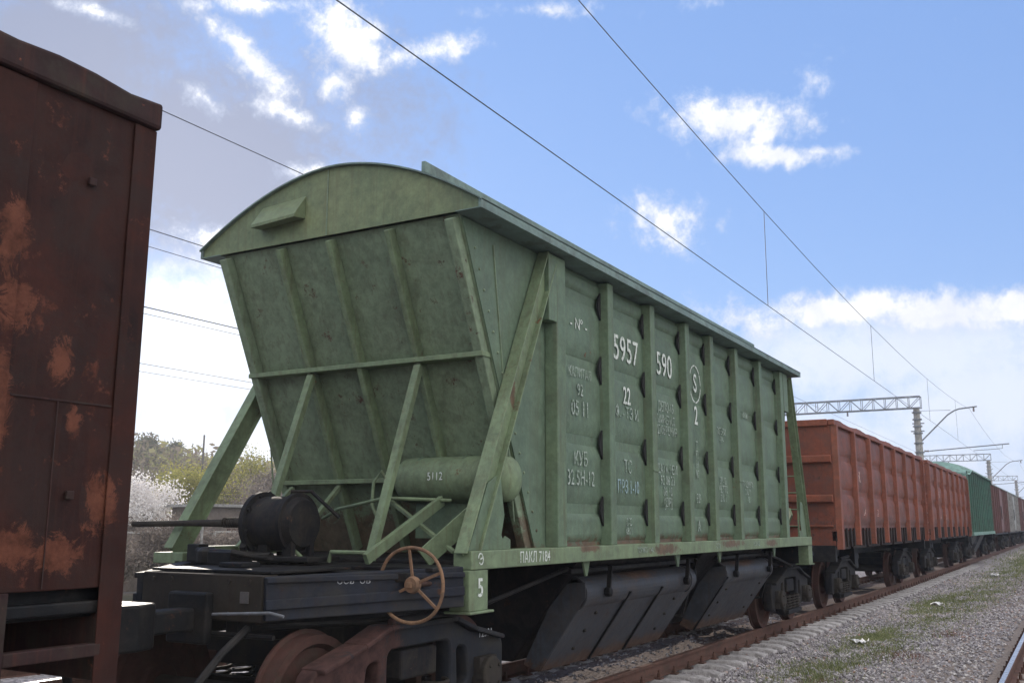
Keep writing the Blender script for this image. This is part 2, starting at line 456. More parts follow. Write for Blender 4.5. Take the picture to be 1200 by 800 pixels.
def split_build(mb, name, mat, parent=None, **k):
    par = list(range(len(mb.v)))
    def find(a):
        while par[a] != a: par[a] = par[par[a]]; a = par[a]
        return a
    for f in mb.f:
        for i in f[1:]: par[find(i)] = find(f[0])
    groups = {}
    for f in mb.f: groups.setdefault(find(f[0]), []).append(f)
    out = []
    for fs in groups.values():
        ids = sorted({i for f in fs for i in f}); m_ = {i: j for j, i in enumerate(ids)}
        q = MB(); q.v = [mb.v[i] for i in ids]; q.f = [tuple(m_[i] for i in f) for f in fs]
        out.append(q.build(name, mat, parent, **k))
    return out

def tag(o, label, cat, group=None, kind=None):
    if label: o['label'] = label
    if cat: o['category'] = cat
    if group: o['group'] = group
    if kind: o['kind'] = kind
    return o

def thing(name, label, cat, loc=(0, 0, 0), group=None):
    o = bpy.data.objects.new(name, None); col.objects.link(o); o.location = loc; o.empty_display_size = 0.3
    return tag(o, label, cat, group)

def structure(o):
    o['kind'] = 'structure'; return o

def copy_tree(o, parent=None):
    c = o.copy(); col.objects.link(c); c.parent = parent
    for ch in list(o.children): copy_tree(ch, c)
    return c

def plate(name, polys, y, t, mat, parent, bevel=0.006):
    """flat plate in the XZ plane with holes (first polygon outer), centred on y, thickness t"""
    cu = bpy.data.curves.new(name, 'CURVE'); cu.dimensions = '2D'; cu.fill_mode = 'BOTH'
    cu.extrude = max(t / 2 - bevel, 0.001); cu.bevel_depth = bevel; cu.bevel_resolution = 1; cu.offset = -bevel
    for pl in polys:
        sp = cu.splines.new('POLY'); sp.points.add(len(pl) - 1); sp.use_cyclic_u = True
        for p, q in zip(sp.points, pl): p.co = (q[0], q[1], 0, 1)
    return curve_mesh(cu, name, Matrix.Translation((0, y, 0)) @ Matrix.Rotation(R(90), 4, 'X'), mat, parent)

def curve_mesh(cu, name, mat4, mat, parent):
    tmp = bpy.data.objects.new(name + '_tmp', cu); col.objects.link(tmp)
    dg = bpy.context.evaluated_depsgraph_get(); dg.update()
    me = bpy.data.meshes.new_from_object(tmp.evaluated_get(dg))
    bpy.data.objects.remove(tmp)
    me.transform(mat4); me.materials.clear(); me.materials.append(MATS[mat])
    me.name = name
    o = bpy.data.objects.new(name, me); col.objects.link(o); o.parent = parent
    return o

def dented(mb, xa, xb, zl, zu, y, s, h, amp, nx=12, nz_=7, edge=.05):
    """pressed sheet between xa..xb, zl..zu standing h proud of y, with shallow random dents"""
    ph = [random.uniform(0, 6.28) for _ in range(6)]; fr = [random.uniform(3, 9) for _ in range(6)]
    o = len(mb.v)
    for j in range(nz_ + 1):
        for i in range(nx + 1):
            u = i / nx; v = j / nz_
            x = xa + (xb - xa) * u; z = zl + (zu - zl) * v
            e = min(1, min(z - zl, zu - z) / edge) if 0 < j < nz_ else 0
            w = sum(math.sin(fr[k] * x + ph[k]) * math.sin(fr[(k + 2) % 6] * z + ph[k - 1]) for k in range(3)) / 3
            fall = math.sin(math.pi * u) ** .5 * math.sin(math.pi * v) ** .5 if 0 < i < nx and 0 < j < nz_ else 0
            mb.v.append((x, y + s * (h * e + amp * w * fall), z))
    for j in range(nz_):
        for i in range(nx):
            a = o + j * (nx + 1) + i
            mb.f.append((a, a + 1, a + nx + 2, a + nx + 1))

def rounded(poly, r, n=4):
    out = []; k = len(poly)
    for i in range(k):
        p0 = Vector(poly[i - 1]); p = Vector(poly[i]); p1 = Vector(poly[(i + 1) % k])
        a = (p0 - p); b_ = (p1 - p); rr = min(r, a.length * .45, b_.length * .45)
        A = p + a.normalized() * rr; B = p + b_.normalized() * rr
        for j in range(n + 1):
            t = j / n
            q = (1 - t) ** 2 * A + 2 * t * (1 - t) * p + t * t * B
            out.append((q.x, q.y))
    return out

def lettering(parent, txt, x, y, z, size, mat='white_stencil', sx=0.8, name='stencil_text', face='side', bold=0.0, rot=0.0):
    cu = bpy.data.curves.new(name, 'FONT'); cu.body = txt; cu.size = size; cu.align_x = 'CENTER'; cu.align_y = 'CENTER'
    cu.extrude = 0.0008; cu.offset = bold; cu.space_line = 0.85; cu.space_character = 1.05
    m4 = Matrix.Rotation(R(90), 4, 'X') @ Matrix.Rotation(R(rot), 4, 'Z') @ Matrix.Diagonal((sx, 1, 1, 1))
    if face == 'side': m4 = Matrix.Translation((x, y, z)) @ m4
    else: m4 = Matrix.Translation((x, y, z)) @ Matrix.Rotation(R(face), 4, 'Z') @ m4
    return curve_mesh(cu, name, m4, mat, parent)

# ------------------------------------------------------------------ ground, ballast, tracks
def gravel_material(name, c1, c2, c3, sc=24.0, grass=None, soil=False):
    m, nt, b = principled(name)
    L = nt.links.new
    tc = node(nt, 'ShaderNodeTexCoord')
    v = node(nt, 'ShaderNodeTexVoronoi', in_Scale=sc); L(tc.outputs['Object'], v.inputs['Vector'])
    sep = node(nt, 'ShaderNodeSeparateColor'); L(v.outputs['Color'], sep.inputs[0])
    c = ramp(nt, sep.outputs[0], [(0.0, c1), (0.5, c2), (1.0, c3)])
    n = node(nt, 'ShaderNodeTexNoise', in_Scale=0.8, in_Detail=8.0, in_Roughness=0.65); L(tc.outputs['Object'], n.inputs['Vector'])
    c = mixc(nt, ramp(nt, n.outputs[0], [(0.42, 0.0), (0.7, 0.55)]), c, (0.12, 0.09, 0.07))
    if grass:
        n2 = node(nt, 'ShaderNodeTexNoise', in_Scale=0.45, in_Detail=9.0, in_Roughness=0.7); L(tc.outputs['Object'], n2.inputs['Vector'])
        c = mixc(nt, ramp(nt, n2.outputs[0], [(0.40, 0.0), (0.56, 1.0)]), c, grass)
    if soil:
        # oily dust between the rails, earth-filled stone beside the second track
        sep2 = node(nt, 'ShaderNodeSeparateXYZ'); L(tc.outputs['Object'], sep2.inputs[0])
        wob = node(nt, 'ShaderNodeMath', operation='MULTIPLY_ADD'); L(n.outputs[0], wob.inputs[0]); wob.inputs[1].default_value = 2.4; L(sep2.outputs[1], wob.inputs[2])
        def band(a0, a1, b1, b0):
            r1_ = node(nt, 'ShaderNodeMapRange'); r1_.inputs['From Min'].default_value = a0; r1_.inputs['From Max'].default_value = a1; L(wob.outputs[0], r1_.inputs['Value'])
            r2_ = node(nt, 'ShaderNodeMapRange'); r2_.inputs['From Min'].default_value = b0; r2_.inputs['From Max'].default_value = b1; L(wob.outputs[0], r2_.inputs['Value'])
            q = node(nt, 'ShaderNodeMath', operation='MULTIPLY'); L(r1_.outputs[0], q.inputs[0]); L(r2_.outputs[0], q.inputs[1])
            q2 = node(nt, 'ShaderNodeMath', operation='MULTIPLY'); L(q.outputs[0], q2.inputs[0]); q2.inputs[1].default_value = .75
            return q2.outputs[0]
        c = mixc(nt, band(.2, .6, 2.0, 2.3), c, (0.11, 0.065, 0.048))
        c = mixc(nt, band(-6, -5, -2.6, -1.6), c, (0.20, 0.155, 0.125))
    L(c, b.inputs['Base Color']); b.inputs['Roughness'].default_value = 0.95
    bp = node(nt, 'ShaderNodeBump', in_Strength=0.9, in_Distance=0.03)
    L(v.outputs['Distance'], bp.inputs['Height']); bp.invert = True
    L(bp.outputs[0], b.inputs['Normal'])
    MATS[name] = m
    return m

gravel_material('ballast', (0.14, 0.13, 0.135), (0.27, 0.25, 0.26), (0.42, 0.395, 0.40), soil=True)
gravel_material('earth', (0.08, 0.07, 0.05), (0.12, 0.10, 0.075), (0.16, 0.14, 0.11), 12.0, (0.06, 0.075, 0.03))

def hill_height(x, y):
    d = y * 0.86 + x * 0.5
    t = min(max((y - 34) / 70.0, 0), 1)
    t = t * t * (3 - 2 * t)
    return t * (9.2 + 1.6 * math.sin(x * 0.03 + 1) + 1.2 * math.sin(y * 0.05 + x * 0.06))

def make_ground():
    mb = MB()
    xs = [-900, -400, -200, -120] + list(range(-90, 221, 6)) + [260, 350, 500, 900]
    ys = [-900, -400, -150, -60, -30, -14, 0, 14] + list(range(20, 170, 5)) + [200, 300, 500, 900]
    for y in ys:
        for x in xs:
            mb.v.append((x, y, -0.62 + hill_height(x, y) + (0.15 * math.sin(x * .7 + y * 1.3) if y > 30 else 0)))
    n = len(xs)
    for j in range(len(ys) - 1):
        for i in range(n - 1):
            a = j * n + i; mb.f.append((a, a + 1, a + n + 1, a + n))
    o = mb.build('ground', 'earth'); structure(o)
make_ground()

TRACKS = [0.0, -5.55, 5.3, 10.6]
def ballast_z(x, y):
    """cross profile of the gravel between and under the tracks"""
    z = -0.31
    if abs(y) < 0.74: return -0.197
    for t in TRACKS:
        d = abs(y - t)
        base = -0.258 if t == 0.0 else -0.17
        if d < 1.45: z = max(z, base)
        elif d < 2.0: z = max(z, base + (-0.31 - base) * (d - 1.45) / 0.55)
    return z
def fnoise(x, y):
    return (math.sin(x * 2.1 + y * 1.7) + math.sin(x * 5.3 - y * 3.1 + 1) * .6 + math.sin(x * 0.7 + y * 4.7) * .7) / 2.3

def make_ballast():
    mb = MB()
    xs = [-60, -30, -15] + list(np.arange(-6, 45, 0.4)) + list(range(46, 90, 4)) + [110, 150, 250, 420]
    ys = [-13, -11, -9] + list(np.arange(-8.4, 13, 0.2)) + [13.4, 15]
    for y in ys:
        for x in xs:
            e = min(1, max(0, (y + 13) / 2), max(0, (15 - y) / 2))
            mb.v.append((x, y, (ballast_z(x, y) + 0.018 * fnoise(x * 1.5, y * 1.5)) if e > .99 else -0.63 + 0.3 * e))
    n = len(xs)
    for j in range(len(ys) - 1):
        for i in range(n - 1):
            a = j * n + i; mb.f.append((a, a + 1, a + n + 1, a + n))
    o = mb.build('ballast', 'ballast', smooth=True); structure(o)
make_ballast()

RAIL_PROF = [(-0.075, -0.18), (0.075, -0.18), (0.075, -0.168), (0.012, -0.150), (0.010, -0.045), (0.036, -0.035), (0.037, -0.006), (0.030, 0.0), (-0.030, 0.0), (-0.037, -0.006), (-0.036, -0.035), (-0.010, -0.045), (-0.012, -0.150), (-0.075, -0.168)]
def make_track(cy, label, polished, n0, n1, group=None):
    t = thing('railway_track', label, 'railway track', (0, cy, 0))
    for s in (-1, 1):
        mb = MB()
        mb.prism([(p[0] + s * 0.797, p[1]) for p in RAIL_PROF], 'x', -60, 420)
        r = mb.build('rail', 'rail_rust', t)
        if polished:
            mb = MB(); mb.box(-60, 420, s * 0.797 - 0.027, s * 0.797 + 0.027, 0.0, 0.003)
            mb.build('rail_head', 'rail_polished', r)
    sl = None
    for k in range(n0, n1):
        if sl is None:
            mb = MB()
            for s in (-1, 1):
                mb.add([(x, s * y, z) for (x, y, z) in [(-.14, .35, -.25), (.14, .35, -.25), (-.12, .35, -.235), (.12, .35, -.235),
                        (-.15, 1.35, -.32), (.15, 1.35, -.32), (-.125, 1.35, -.215), (.125, 1.35, -.215), (-.11, .6, -.186), (.11, .6, -.186), (-.11, 1.2, -.186), (.11, 1.2, -.186)]],
                       [(2, 3, 9, 8), (8, 9, 11, 10), (10, 11, 7, 6), (6, 7, 5, 4), (0, 2, 8), (0, 8, 10, 4), (10, 6, 4), (1, 9, 3), (1, 5, 11, 9), (11, 5, 7)])
            mb.box(-.11, .11, -.36, .36, -.26, -.222)
            sl = mb.build('sleeper', 'sleeper_concrete', t, bevel=0.012)
            sl.location = (k * 0.545, 0, 0); s = sl
            mf = MB()
            for s_ in (-1, 1):
                for q in (-1, 1):
                    yy = s_ * 0.797 + q * 0.105
                    mf.box(-.06, .06, yy - .045, yy + .045, -.184, -.165)
                    mf.lathe((0, yy, -.165), (0, 0, 1), [(0, .022), (.05, .022), (.05, .014), (.085, .014)], 6)
            fa = mf.build('rail_fastening', 'rail_rust', sl)
        else:
            s = sl.copy(); col.objects.link(s); s.location = (k * 0.545, 0, 0); s.rotation_euler = (0, 0, random.uniform(-.012, .012))
            s.location.z = random.uniform(-0.012, 0.004)
            f2 = fa.copy(); col.objects.link(f2); f2.parent = s
    return t
make_track(0.0, 'rusty railway track under the standing row of freight wagons', False, -2, 98)
make_track(-5.55, 'railway track with shiny worn rail heads at the right edge of the picture', True, -4, 60)
make_track(5.3, 'empty railway track just behind the freight train', True, -4, 60)
make_track(10.6, 'farthest empty railway track, before the bushes', True, -4, 60)

def make_stones():
    # loose crushed stone lying on the ballast, nobody could count it
    base = np.array([(1, 0, 0), (-1, 0, 0), (0, 1, 0), (0, -1, 0), (0, 0, 1), (0, 0, -1), (.6, .6, .55), (-.6, .55, -.6)], float)
    tri = np.array([(0, 2, 4), (2, 1, 4), (1, 3, 4), (3, 0, 4), (2, 0, 5), (1, 2, 5), (3, 1, 5), (0, 3, 5)])
    base = base[:6]
    pts = []
    def scatter(n, x0, x1, y0, y1, pw=1.6):
        for _ in range(n):
            x = x0 + (x1 - x0) * random.random() ** pw
            y = random.uniform(y0, y1)
            # leave the sleepers half bare, thin out on the grass strip
            if -1.42 < y < 1.4 and abs(((x / 0.545) + .5) % 1 - .5) < .27 and random.random() < (.985 if x < 12 else .8): continue
            if y < -3.2 and random.random() < .45: continue
            if abs(abs(y) - .797) < .07: continue
            pts.append((x, y))
    scatter(34000, 6.5, 26, -4.5, -0.85)
    scatter(9000, 24, 48, -4.5, -0.9, 1.2)
    scatter(4000, 5.0, 22, -0.72, 1.2)
    scatter(3500, 1.0, 8, -4.7, -2.2, 1)
    n = len(pts)
    P = np.array(pts)
    zz = np.array([ballast_z(x, y) + 0.018 * fnoise(x * 1.5, y * 1.5) for x, y in pts])
    S = rng.uniform(0.016, 0.038, n) * (1 + 0.012 * np.clip(P[:, 0] - 12, 0, 40))
    V = np.repeat(base[None], n, 0) * rng.uniform(0.55, 1.15, (n, 6, 1)) * S[:, None, None]
    V[:, :, 2] *= 0.75
    a = rng.uniform(0, 6.28, n); b_ = rng.uniform(-.9, .9, n)
    ca, sa, cb, sb = np.cos(a), np.sin(a), np.cos(b_), np.sin(b_)
    x = V[:, :, 0] * cb[:, None] + V[:, :, 2] * sb[:, None]; z = -V[:, :, 0] * sb[:, None] + V[:, :, 2] * cb[:, None]; y = V[:, :, 1]
    V = np.stack([x * ca[:, None] - y * sa[:, None], x * sa[:, None] + y * ca[:, None], z], 2)
    V += np.stack([P[:, 0], P[:, 1], zz + S * 0.25], 1)[:, None, :]
    F = (tri[None] + (np.arange(n) * 6)[:, None, None]).reshape(-1, 3)
    me = bpy.data.meshes.new('loose_stones')
    me.from_pydata(V.reshape(-1, 3).tolist(), [], F.tolist())
    at = me.attributes.new('tone', 'FLOAT', 'POINT')
    at.data.foreach_set('value', np.repeat(rng.uniform(0, 1, n), 6).astype(np.float32))
    m, nt, b = principled('stone')
    an = node(nt, 'ShaderNodeAttribute'); an.attribute_name = 'tone'
    c = ramp(nt, an.outputs['Fac'], [(0.0, (0.13, 0.12, 0.125)), (0.3, (0.22, 0.205, 0.22)), (0.7, (0.33, 0.31, 0.325)), (0.93, (0.46, 0.44, 0.43)), (1.0, (0.30, 0.18, 0.14))])
    nt.links.new(c, b.inputs['Base Color']); b.inputs['Roughness'].default_value = 0.9
    me.materials.append(m)
    o = bpy.data.objects.new('loose_stones', me); col.objects.link(o)
    tag(o, 'loose grey crushed stones scattered over the ballast beside the track', 'gravel', kind='stuff')
make_stones()

def make_grass():
    mb = MB(); cols = []
    spots = [(17.5, -2.5, 2.2, .45), (24, -2.7, 4.0, .5), (32, -2.9, 6.0, .55), (45, -3.0, 9, .8), (62, -3.0, 10, .9), (80, -3, 14, 1.0), (14.2, -2.3, 1.2, .35), (12.0, -3.0, 1.0, .4), (19.5, -2.2, 1.2, .3), (28, -2.2, 3, .3)]
    for (cx, cy, rx, ry) in spots:
        for _ in range(2600):
            x = random.gauss(cx, rx * .6); y = random.gauss(cy, ry * .75)
            if fnoise(x * .9, y * 2.2) < random.uniform(-0.9, 0.25): continue
            z = ballast_z(x, y)
            k = 1 + max(0, x - 14) * 0.035
            for _b in range(2):
                a = random.uniform(0, 6.28); h = random.uniform(.025, .075) * (1 + .3 * (k - 1)); w = 0.006 * k * 1.2
                dx, dy = math.cos(a) * w, math.sin(a) * w
                lx, ly = random.uniform(-.05, .05), random.uniform(-.05, .05)
                o = len(mb.v)
                mb.v += [(x - dx, y - dy, z - .01), (x + dx, y + dy, z - .01), (x + lx, y + ly, z + h)]
                mb.f.append((o, o + 1, o + 2)); cols += [random.random()] * 3
    me = bpy.data.meshes.new('grass_patches'); me.from_pydata(mb.v, [], mb.f)
    at = me.attributes.new('tone', 'FLOAT', 'POINT'); at.data.foreach_set('value', np.array(cols, np.float32))
    m, nt, b = principled('grass_blade')
    an = node(nt, 'ShaderNodeAttribute'); an.attribute_name = 'tone'
    c = ramp(nt, an.outputs['Fac'], [(0.0, (0.09, 0.12, 0.04)), (0.6, (0.16, 0.19, 0.075)), (1.0, (0.28, 0.26, 0.13))])
    nt.links.new(c, b.inputs['Base Color']); b.inputs['Roughness'].default_value = 0.8
    me.materials.append(m)
    o = bpy.data.objects.new('grass_patches', me); col.objects.link(o)
    tag(o, 'short green grass growing in patches through the gravel between the tracks', 'grass', kind='stuff')
    # dry red-brown weeds
    mb = MB()
    for (cx, cy, n) in ((16.8, -3.05, 320), (13.2, -2.6, 200), (10.6, -1.5, 120), (20.5, -3.4, 160)):
        for _ in range(n):
            x = random.gauss(cx, .35); y = random.gauss(cy, .2); z = ballast_z(x, y)
            a = random.uniform(0, 6.28); h = random.uniform(.03, .09); w = .006; l = random.uniform(-.07, .07)
            o = len(mb.v)
            mb.v += [(x - w * math.cos(a), y - w * math.sin(a), z), (x + w * math.cos(a), y + w * math.sin(a), z), (x + l, y - l * .6, z + h)]
            mb.f.append((o, o + 1, o + 2))
    m, nt, b = principled('dry_weed'); b.inputs['Base Color'].default_value = (0.15, 0.07, 0.05, 1); b.inputs['Roughness'].default_value = .9
    o = mb.build('dry_weeds', m); tag(o, 'dry reddish brown weeds lying on the gravel', 'weeds', kind='stuff')
make_grass()

def scrap(x, y, s, label, seed):
    rr = random.Random(seed); mb = MB(); n = 6
    z = ballast_z(x, y) + .03
    for j in range(n):
        for i in range(n):
            mb.v.append((x + (i / (n - 1) - .5) * s * 1.6 + rr.uniform(-.1, .1) * s, y + (j / (n - 1) - .5) * s + rr.uniform(-.1, .1) * s, z + rr.uniform(0, .35) * s))
    for j in range(n - 1):
        for i in range(n - 1):
            a = j * n + i; mb.f.append((a, a + 1, a + n + 1, a + n))
    o = mb.build('paper_scrap', 'litter', smooth=True)
    md = o.modifiers.new('solid', 'SOLIDIFY'); md.thickness = .004
    tag(o, label, 'litter', 'white litter on the gravel')
scrap(18.1, -2.2, .22, 'largest crumpled white scrap of litter on gravel before the grass strip', 1)
scrap(27.5, -2.35, .25, 'white scrap of litter lying between two grass patches', 2)
scrap(44.0, -2.6, .3, 'small far white scrap of litter lying in the grass', 3)

# ------------------------------------------------------------------ bogie and running gear
def bogie(parent, x, rust_side=False, detail=True):
    """three piece freight bogie; bolster mesh is the part, its pieces are sub-parts"""
    mb = MB(); mb.box(x - .24, x + .24, -1.10, 1.10, .56, .78); mb.box(x - .2, x + .2, -.5, .5, .78, .92)
    bg = mb.build('bogie', 'cast_dark', parent, bevel=.02)
    for dx in (-.925, .925):
        mb = MB(); mb.tube([(x + dx, -1.1, .475), (x + dx, 1.1, .475)], .085, 14)
        mb.build('axle', 'cast_grey', bg, smooth=True)
        for s in (-1, 1):
            mb = MB()
            prof = [(-.065, .02), (-.065, .16), (-.035, .19), (-.02, .39), (-.055, .41), (-.075, .475 + .03), (-.055, .475 + .03), (-.045, .478), (.062, .472), (.065, .41), (.02, .38), (.035, .2), (.09, .16), (.09, .02)]
            mb.lathe((x + dx, s * .79, .475), (0, s, 0), prof, 40)
            mb.build('wheel', 'wheel_rust', bg, smooth=True)
    for s in (-1, 1):
        o_ = [(x + a, c) for a, c in [(-1.27, .30), (-1.27, .70), (-1.16, .78), (-.75, .84), (-.45, .96), (.45, .96), (.75, .84), (1.16, .80), (1.27, .72), (1.27, .30), (1.08, .30), (1.08, .47), (.77, .47), (.77, .36), (.6, .30), (.42, .17), (-.42, .17), (-.6, .30), (-.77, .36), (-.77, .47), (-1.08, .47), (-1.08, .30)]]
        outer = rounded(o_, .07)
        h1 = rounded([(x - .42, .35), (x + .42, .35), (x + .42, .80), (x - .42, .80)], .08)
        h2 = rounded([(x - .70, .46), (x - .54, .38), (x - .52, .74), (x - .66, .72)], .05)
        h3 = rounded([(x + .54, .38), (x + .70, .46), (x + .66, .72), (x + .52, .74)], .05)
        sf = plate('side_frame', [outer, h1, h2[::-1], h3[::-1]], s * 1.03, .15, rust_side or 'cast_dark', bg, .02)
        mb = MB()
        # flange rim round the frame, pads over the axle boxes
        for (a, c), (a2, c2) in zip([(-1.2, .74), (-.75, .86), (-.45, .965), (.45, .965), (.75, .86)], [(-.75, .86), (-.45, .965), (.45, .965), (.75, .86), (1.2, .755)]):
            mb.beam((x + a, s * 1.06, c), (x + a2, s * 1.06, c2), .22, .04)
        mb.box(x - .45, x + .45, s * .94, s * 1.17, .20, .27)
        mb.tube([(x - .42, s * 1.12, 1.0), (x + .36, s * 1.14, 1.03)], .035, 10)
        split_build(mb, 'frame_flange', rust_side or 'cast_dark', bg, bevel=.012)
        for dx in (-.925, .925):
            mb = MB(); mb.box(x + dx - .14, x + dx + .14, s * .94, s * 1.17, .33, .62); mb.lathe((x + dx, s * 1.13, .475), (0, s, 0), [(0, .15), (.08, .15), (.095, .13), (.1, .05)], 20)
            for a in range(4):
                t = a * math.pi / 2 + .78
                mb.lathe((x + dx + .10 * math.cos(t), s * 1.225, .475 + .10 * math.sin(t)), (0, s, 0), [(0, .018), (.02, .018)], 6)
            mb.build('axle_box', 'cast_grey', bg, bevel=.01)
        for dx in (-.28, 0, .28):
            mb = MB()
            pts = [(x + dx + .10 * math.cos(t), s * 1.06 + .10 * math.sin(t), .27 + .23 * t / (2 * math.pi * 5)) for t in np.linspace(0, 2 * math.pi * 5, 80)]
            mb.tube(pts, .017, 6); mb.build('spring', 'cast_grey', bg, smooth=True)
    mb = MB()
    for dx in (-.42, .42): mb.box(x + dx - .05, x + dx + .05, -.9, .9, .38, .5)
    split_build(mb, 'brake_beam', 'black_metal', bg, bevel=.01)
    for dx in (-.37, .37):
        for s in (-1, 1):
            mb = MB(); mb.box(x + dx - .03 + (.04 if dx < 0 else -.04), x + dx + .03, s * .74, s * .86, .28, .68); mb.build('brake_shoe', 'cast_rust', bg, bevel=.01)
    return bg

def coupler(parent, x, s):
    """automatic coupler sticking out along +-x, knuckle head and guard arm"""
    mb = MB()
    mb.box(x, x + s * .62, -.09, .09, .97, 1.13)
    mb.prism([(x + s * .55, -.20), (x + s * .55, .2), (x + s * .78, .30), (x + s * .98, .27), (x + s * .86, .08), (x + s * .72, .02), (x + s * .72, -.06), (x + s * .92, -.12), (x + s * .95, -.22), (x + s * .75, -.27)], 'z', .90, 1.20)
    mb.box(x + s * .04, x + s * .12, -.2, .2, .88, 1.24)
    o = mb.build('coupler', 'black_metal', parent, bevel=.02)
    return o

# ------------------------------------------------------------------ the green hopper wagon
def green_hopper():
    X0 = 12.2
    T = thing('hopper_wagon', 'large weathered green hopper wagon with arched roof and sloping end wall in the middle', 'hopper wagon', (X0, 0, 0))
    zt, zb = 4.28, 1.52
    xt, xb = 5.60, 4.33
    def ex(z, e=-1): return 5.62 - (4.25 - z) * 0.46 if e < 0 else 4.97 - (4.25 - z) * 0.27     # end slopes
    posts = [-4.05, -2.88, -1.68, -.48, .50, 1.62, 2.88, 4.15]
    for s in (-1, 1):
        mb = MB()
        y1 = s * 1.385; y0 = s * 1.372
        mb.prism([(-ex(zt), zt), (ex(zt, 1), zt), (ex(1.45, 1), 1.45), (-ex(1.45), 1.45)], 'y', y0, y1)
        w = mb.build('side_wall', 'green_panel', T)
        # pressed swages between the posts: bulging panels between four horizontal valleys
        mb = MB()
        swz = [4.03, 3.34, 2.56, 1.88]
        for a, c in zip(posts[:-1], posts[1:]):
            edges = [4.26] + swz + [1.56]
            for zu, zl in zip(edges[:-1], edges[1:]):
                u = zu - (.05 if zu != 4.26 else .0); l = zl + (.05 if zl != 1.56 else 0)
                dented(mb, a + .09, c - .09, l, u, y1 + s * .002, s, .024, .016, edge=.04)
        mb.build('pressed_panel', 'green_panel', w, smooth=True)
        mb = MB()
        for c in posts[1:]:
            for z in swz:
                # dark half round plate painting the shade where each valley runs under the post
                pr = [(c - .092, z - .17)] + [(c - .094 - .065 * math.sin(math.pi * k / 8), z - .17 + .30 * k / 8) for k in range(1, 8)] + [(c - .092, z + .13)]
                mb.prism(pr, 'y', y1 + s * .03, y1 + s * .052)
        mb.build('post_gap_shade', 'shade_black', w)
        for i, p in enumerate(posts):
            mb = MB(); wd = .09 if 0 < i < 7 else .11
            f = s * 1.512
            mb.prism([(p - wd, s * 1.387), (p - wd + .018, f), (p + wd - .018, f), (p + wd, s * 1.387)], 'z', zb, 4.27)
            if s < 0 and i in (2, 5):
                mb.box(p - wd + .01, p + wd - .01, f - s * .004, f + s * .008, 2.32, 2.345)
            mb.build('post', 'green_paint', T, bevel=.008)
        # rivets and diagonal seam in the triangular ends
        mb = MB()
        for e in (-1, 1):
            for k in range(15):
                z = 4.05 - k * .17
                mb.lathe((e * (ex(z, e) - .10), s * 1.384, z), (0, s, 0), [(0, .014), (.008, .013), (.014, .006)], 8)
            (mb.beam((-ex(4.1) + .42, s * 1.391, 4.15), (-ex(4.1) + .80, s * 1.391, 1.75), .010, .012, (0, 1, 0)) if e < 0 else None)
        mb.build('rivet', 'green_end', w)
        # sill
        mb = MB(); mb.box(-5.66, 5.68, s * 1.36, s * 1.53, 1.375, 1.52)
        sill = mb.build('side_sill', 'green_frame', T, bevel=.008)
        # eave fascia
        mb = MB()
        mb.box(-5.62, 4.95, s * 1.60, s * 1.63, 4.29, 4.375) if False else mb.box(-5.72, 5.05, s * 1.60, s * 1.63, 4.29, 4.375)
        mb.box(-5.72, 5.05, s * 1.37, s * 1.60, 4.29, 4.30)
        mb.build('eave', 'roof_paint', T, bevel=.004)
        # small hanging brackets below the sill carrying the chute shafts
        mb = MB()
        for x in (-3.4, -.85, .75, 3.5):
            mb.prism([(x - .08, 1.373), (x + .08, 1.373), (x + .015, 1.23), (x - .015, 1.23)], 'y', s * 1.42, s * 1.44)
        split_build(mb, 'shaft_bracket', 'green_paint', T)
        for e in (-1, 1):
            # corner strut: channel from platform corner up to the wall top
            mb = MB()
            lx = -.22 if (s > 0 and e < 0) else 0
            p = Vector((e * 5.62 + lx, s * 1.455 - lx * .6, 1.46)); q = Vector((-4.22 if e < 0 else 4.76, s * 1.455, 4.24))
            d = (q - p).normalized(); nrm = Vector((-d.z, 0, d.x)) * (-1)
            mb.beam(p, q, .15, .014, (0, 1, 0)) if False else None
            a = Vector((0, 1, 0)); side = d.cross(a).normalized()
            def bar(off_s, off_y, ws, wy):
                o_ = side * off_s + a * off_y
                mb.beam(p + o_, q + o_, wy, ws, side)
            bar(0, s * .0, .19, .014)                    # web (faces +-y)
            bar(-.09 * e * (1), -s * 0, .014, .12); bar(.09 * e, 0, .014, .12)
            mb.build('corner_strut', 'green_frame', T, bevel=.004)
            if lx: mb = MB(); mb.box(-6.0, -5.6, 1.3, 1.68, 1.375, 1.47); mb.build('platform_edge', 'green_frame', T, bevel=.006)
            mb = MB()
            gx = [(5.66, 1.523), (4.98, 1.523), (4.98, 1.60), (5.06, 1.63), (5.10, 1.60), (5.13, 1.64), (5.08, 1.80), (5.12, 1.98), (5.14, 2.1), (5.22, 2.12), (5.35, 2.06), (5.62, 1.55)]
            mb.prism([(e * a_, c_) for a_, c_ in gx], 'y', s * 1.475, s * 1.487)
            if not lx: mb.build('gusset', 'green_paint', T)
            mb = MB(); mb.box(e * 5.68, e * 5.40, s * 1.34, s * 1.525, 1.06, 1.372); mb.box(e * 5.70, e * 5.34, s * 1.30, s * 1.55, 1.04, 1.06)
            mb.build('corner_bracket', 'green_frame', T, bevel=.008)
            mb = MB(); mb.box(-4.30 if e < 0 else 4.28, -4.02 if e < 0 else 4.55, s * 1.40, s * 1.51, 3.62, 4.27); mb.build('strut_pad', 'green_paint', T, bevel=.006)
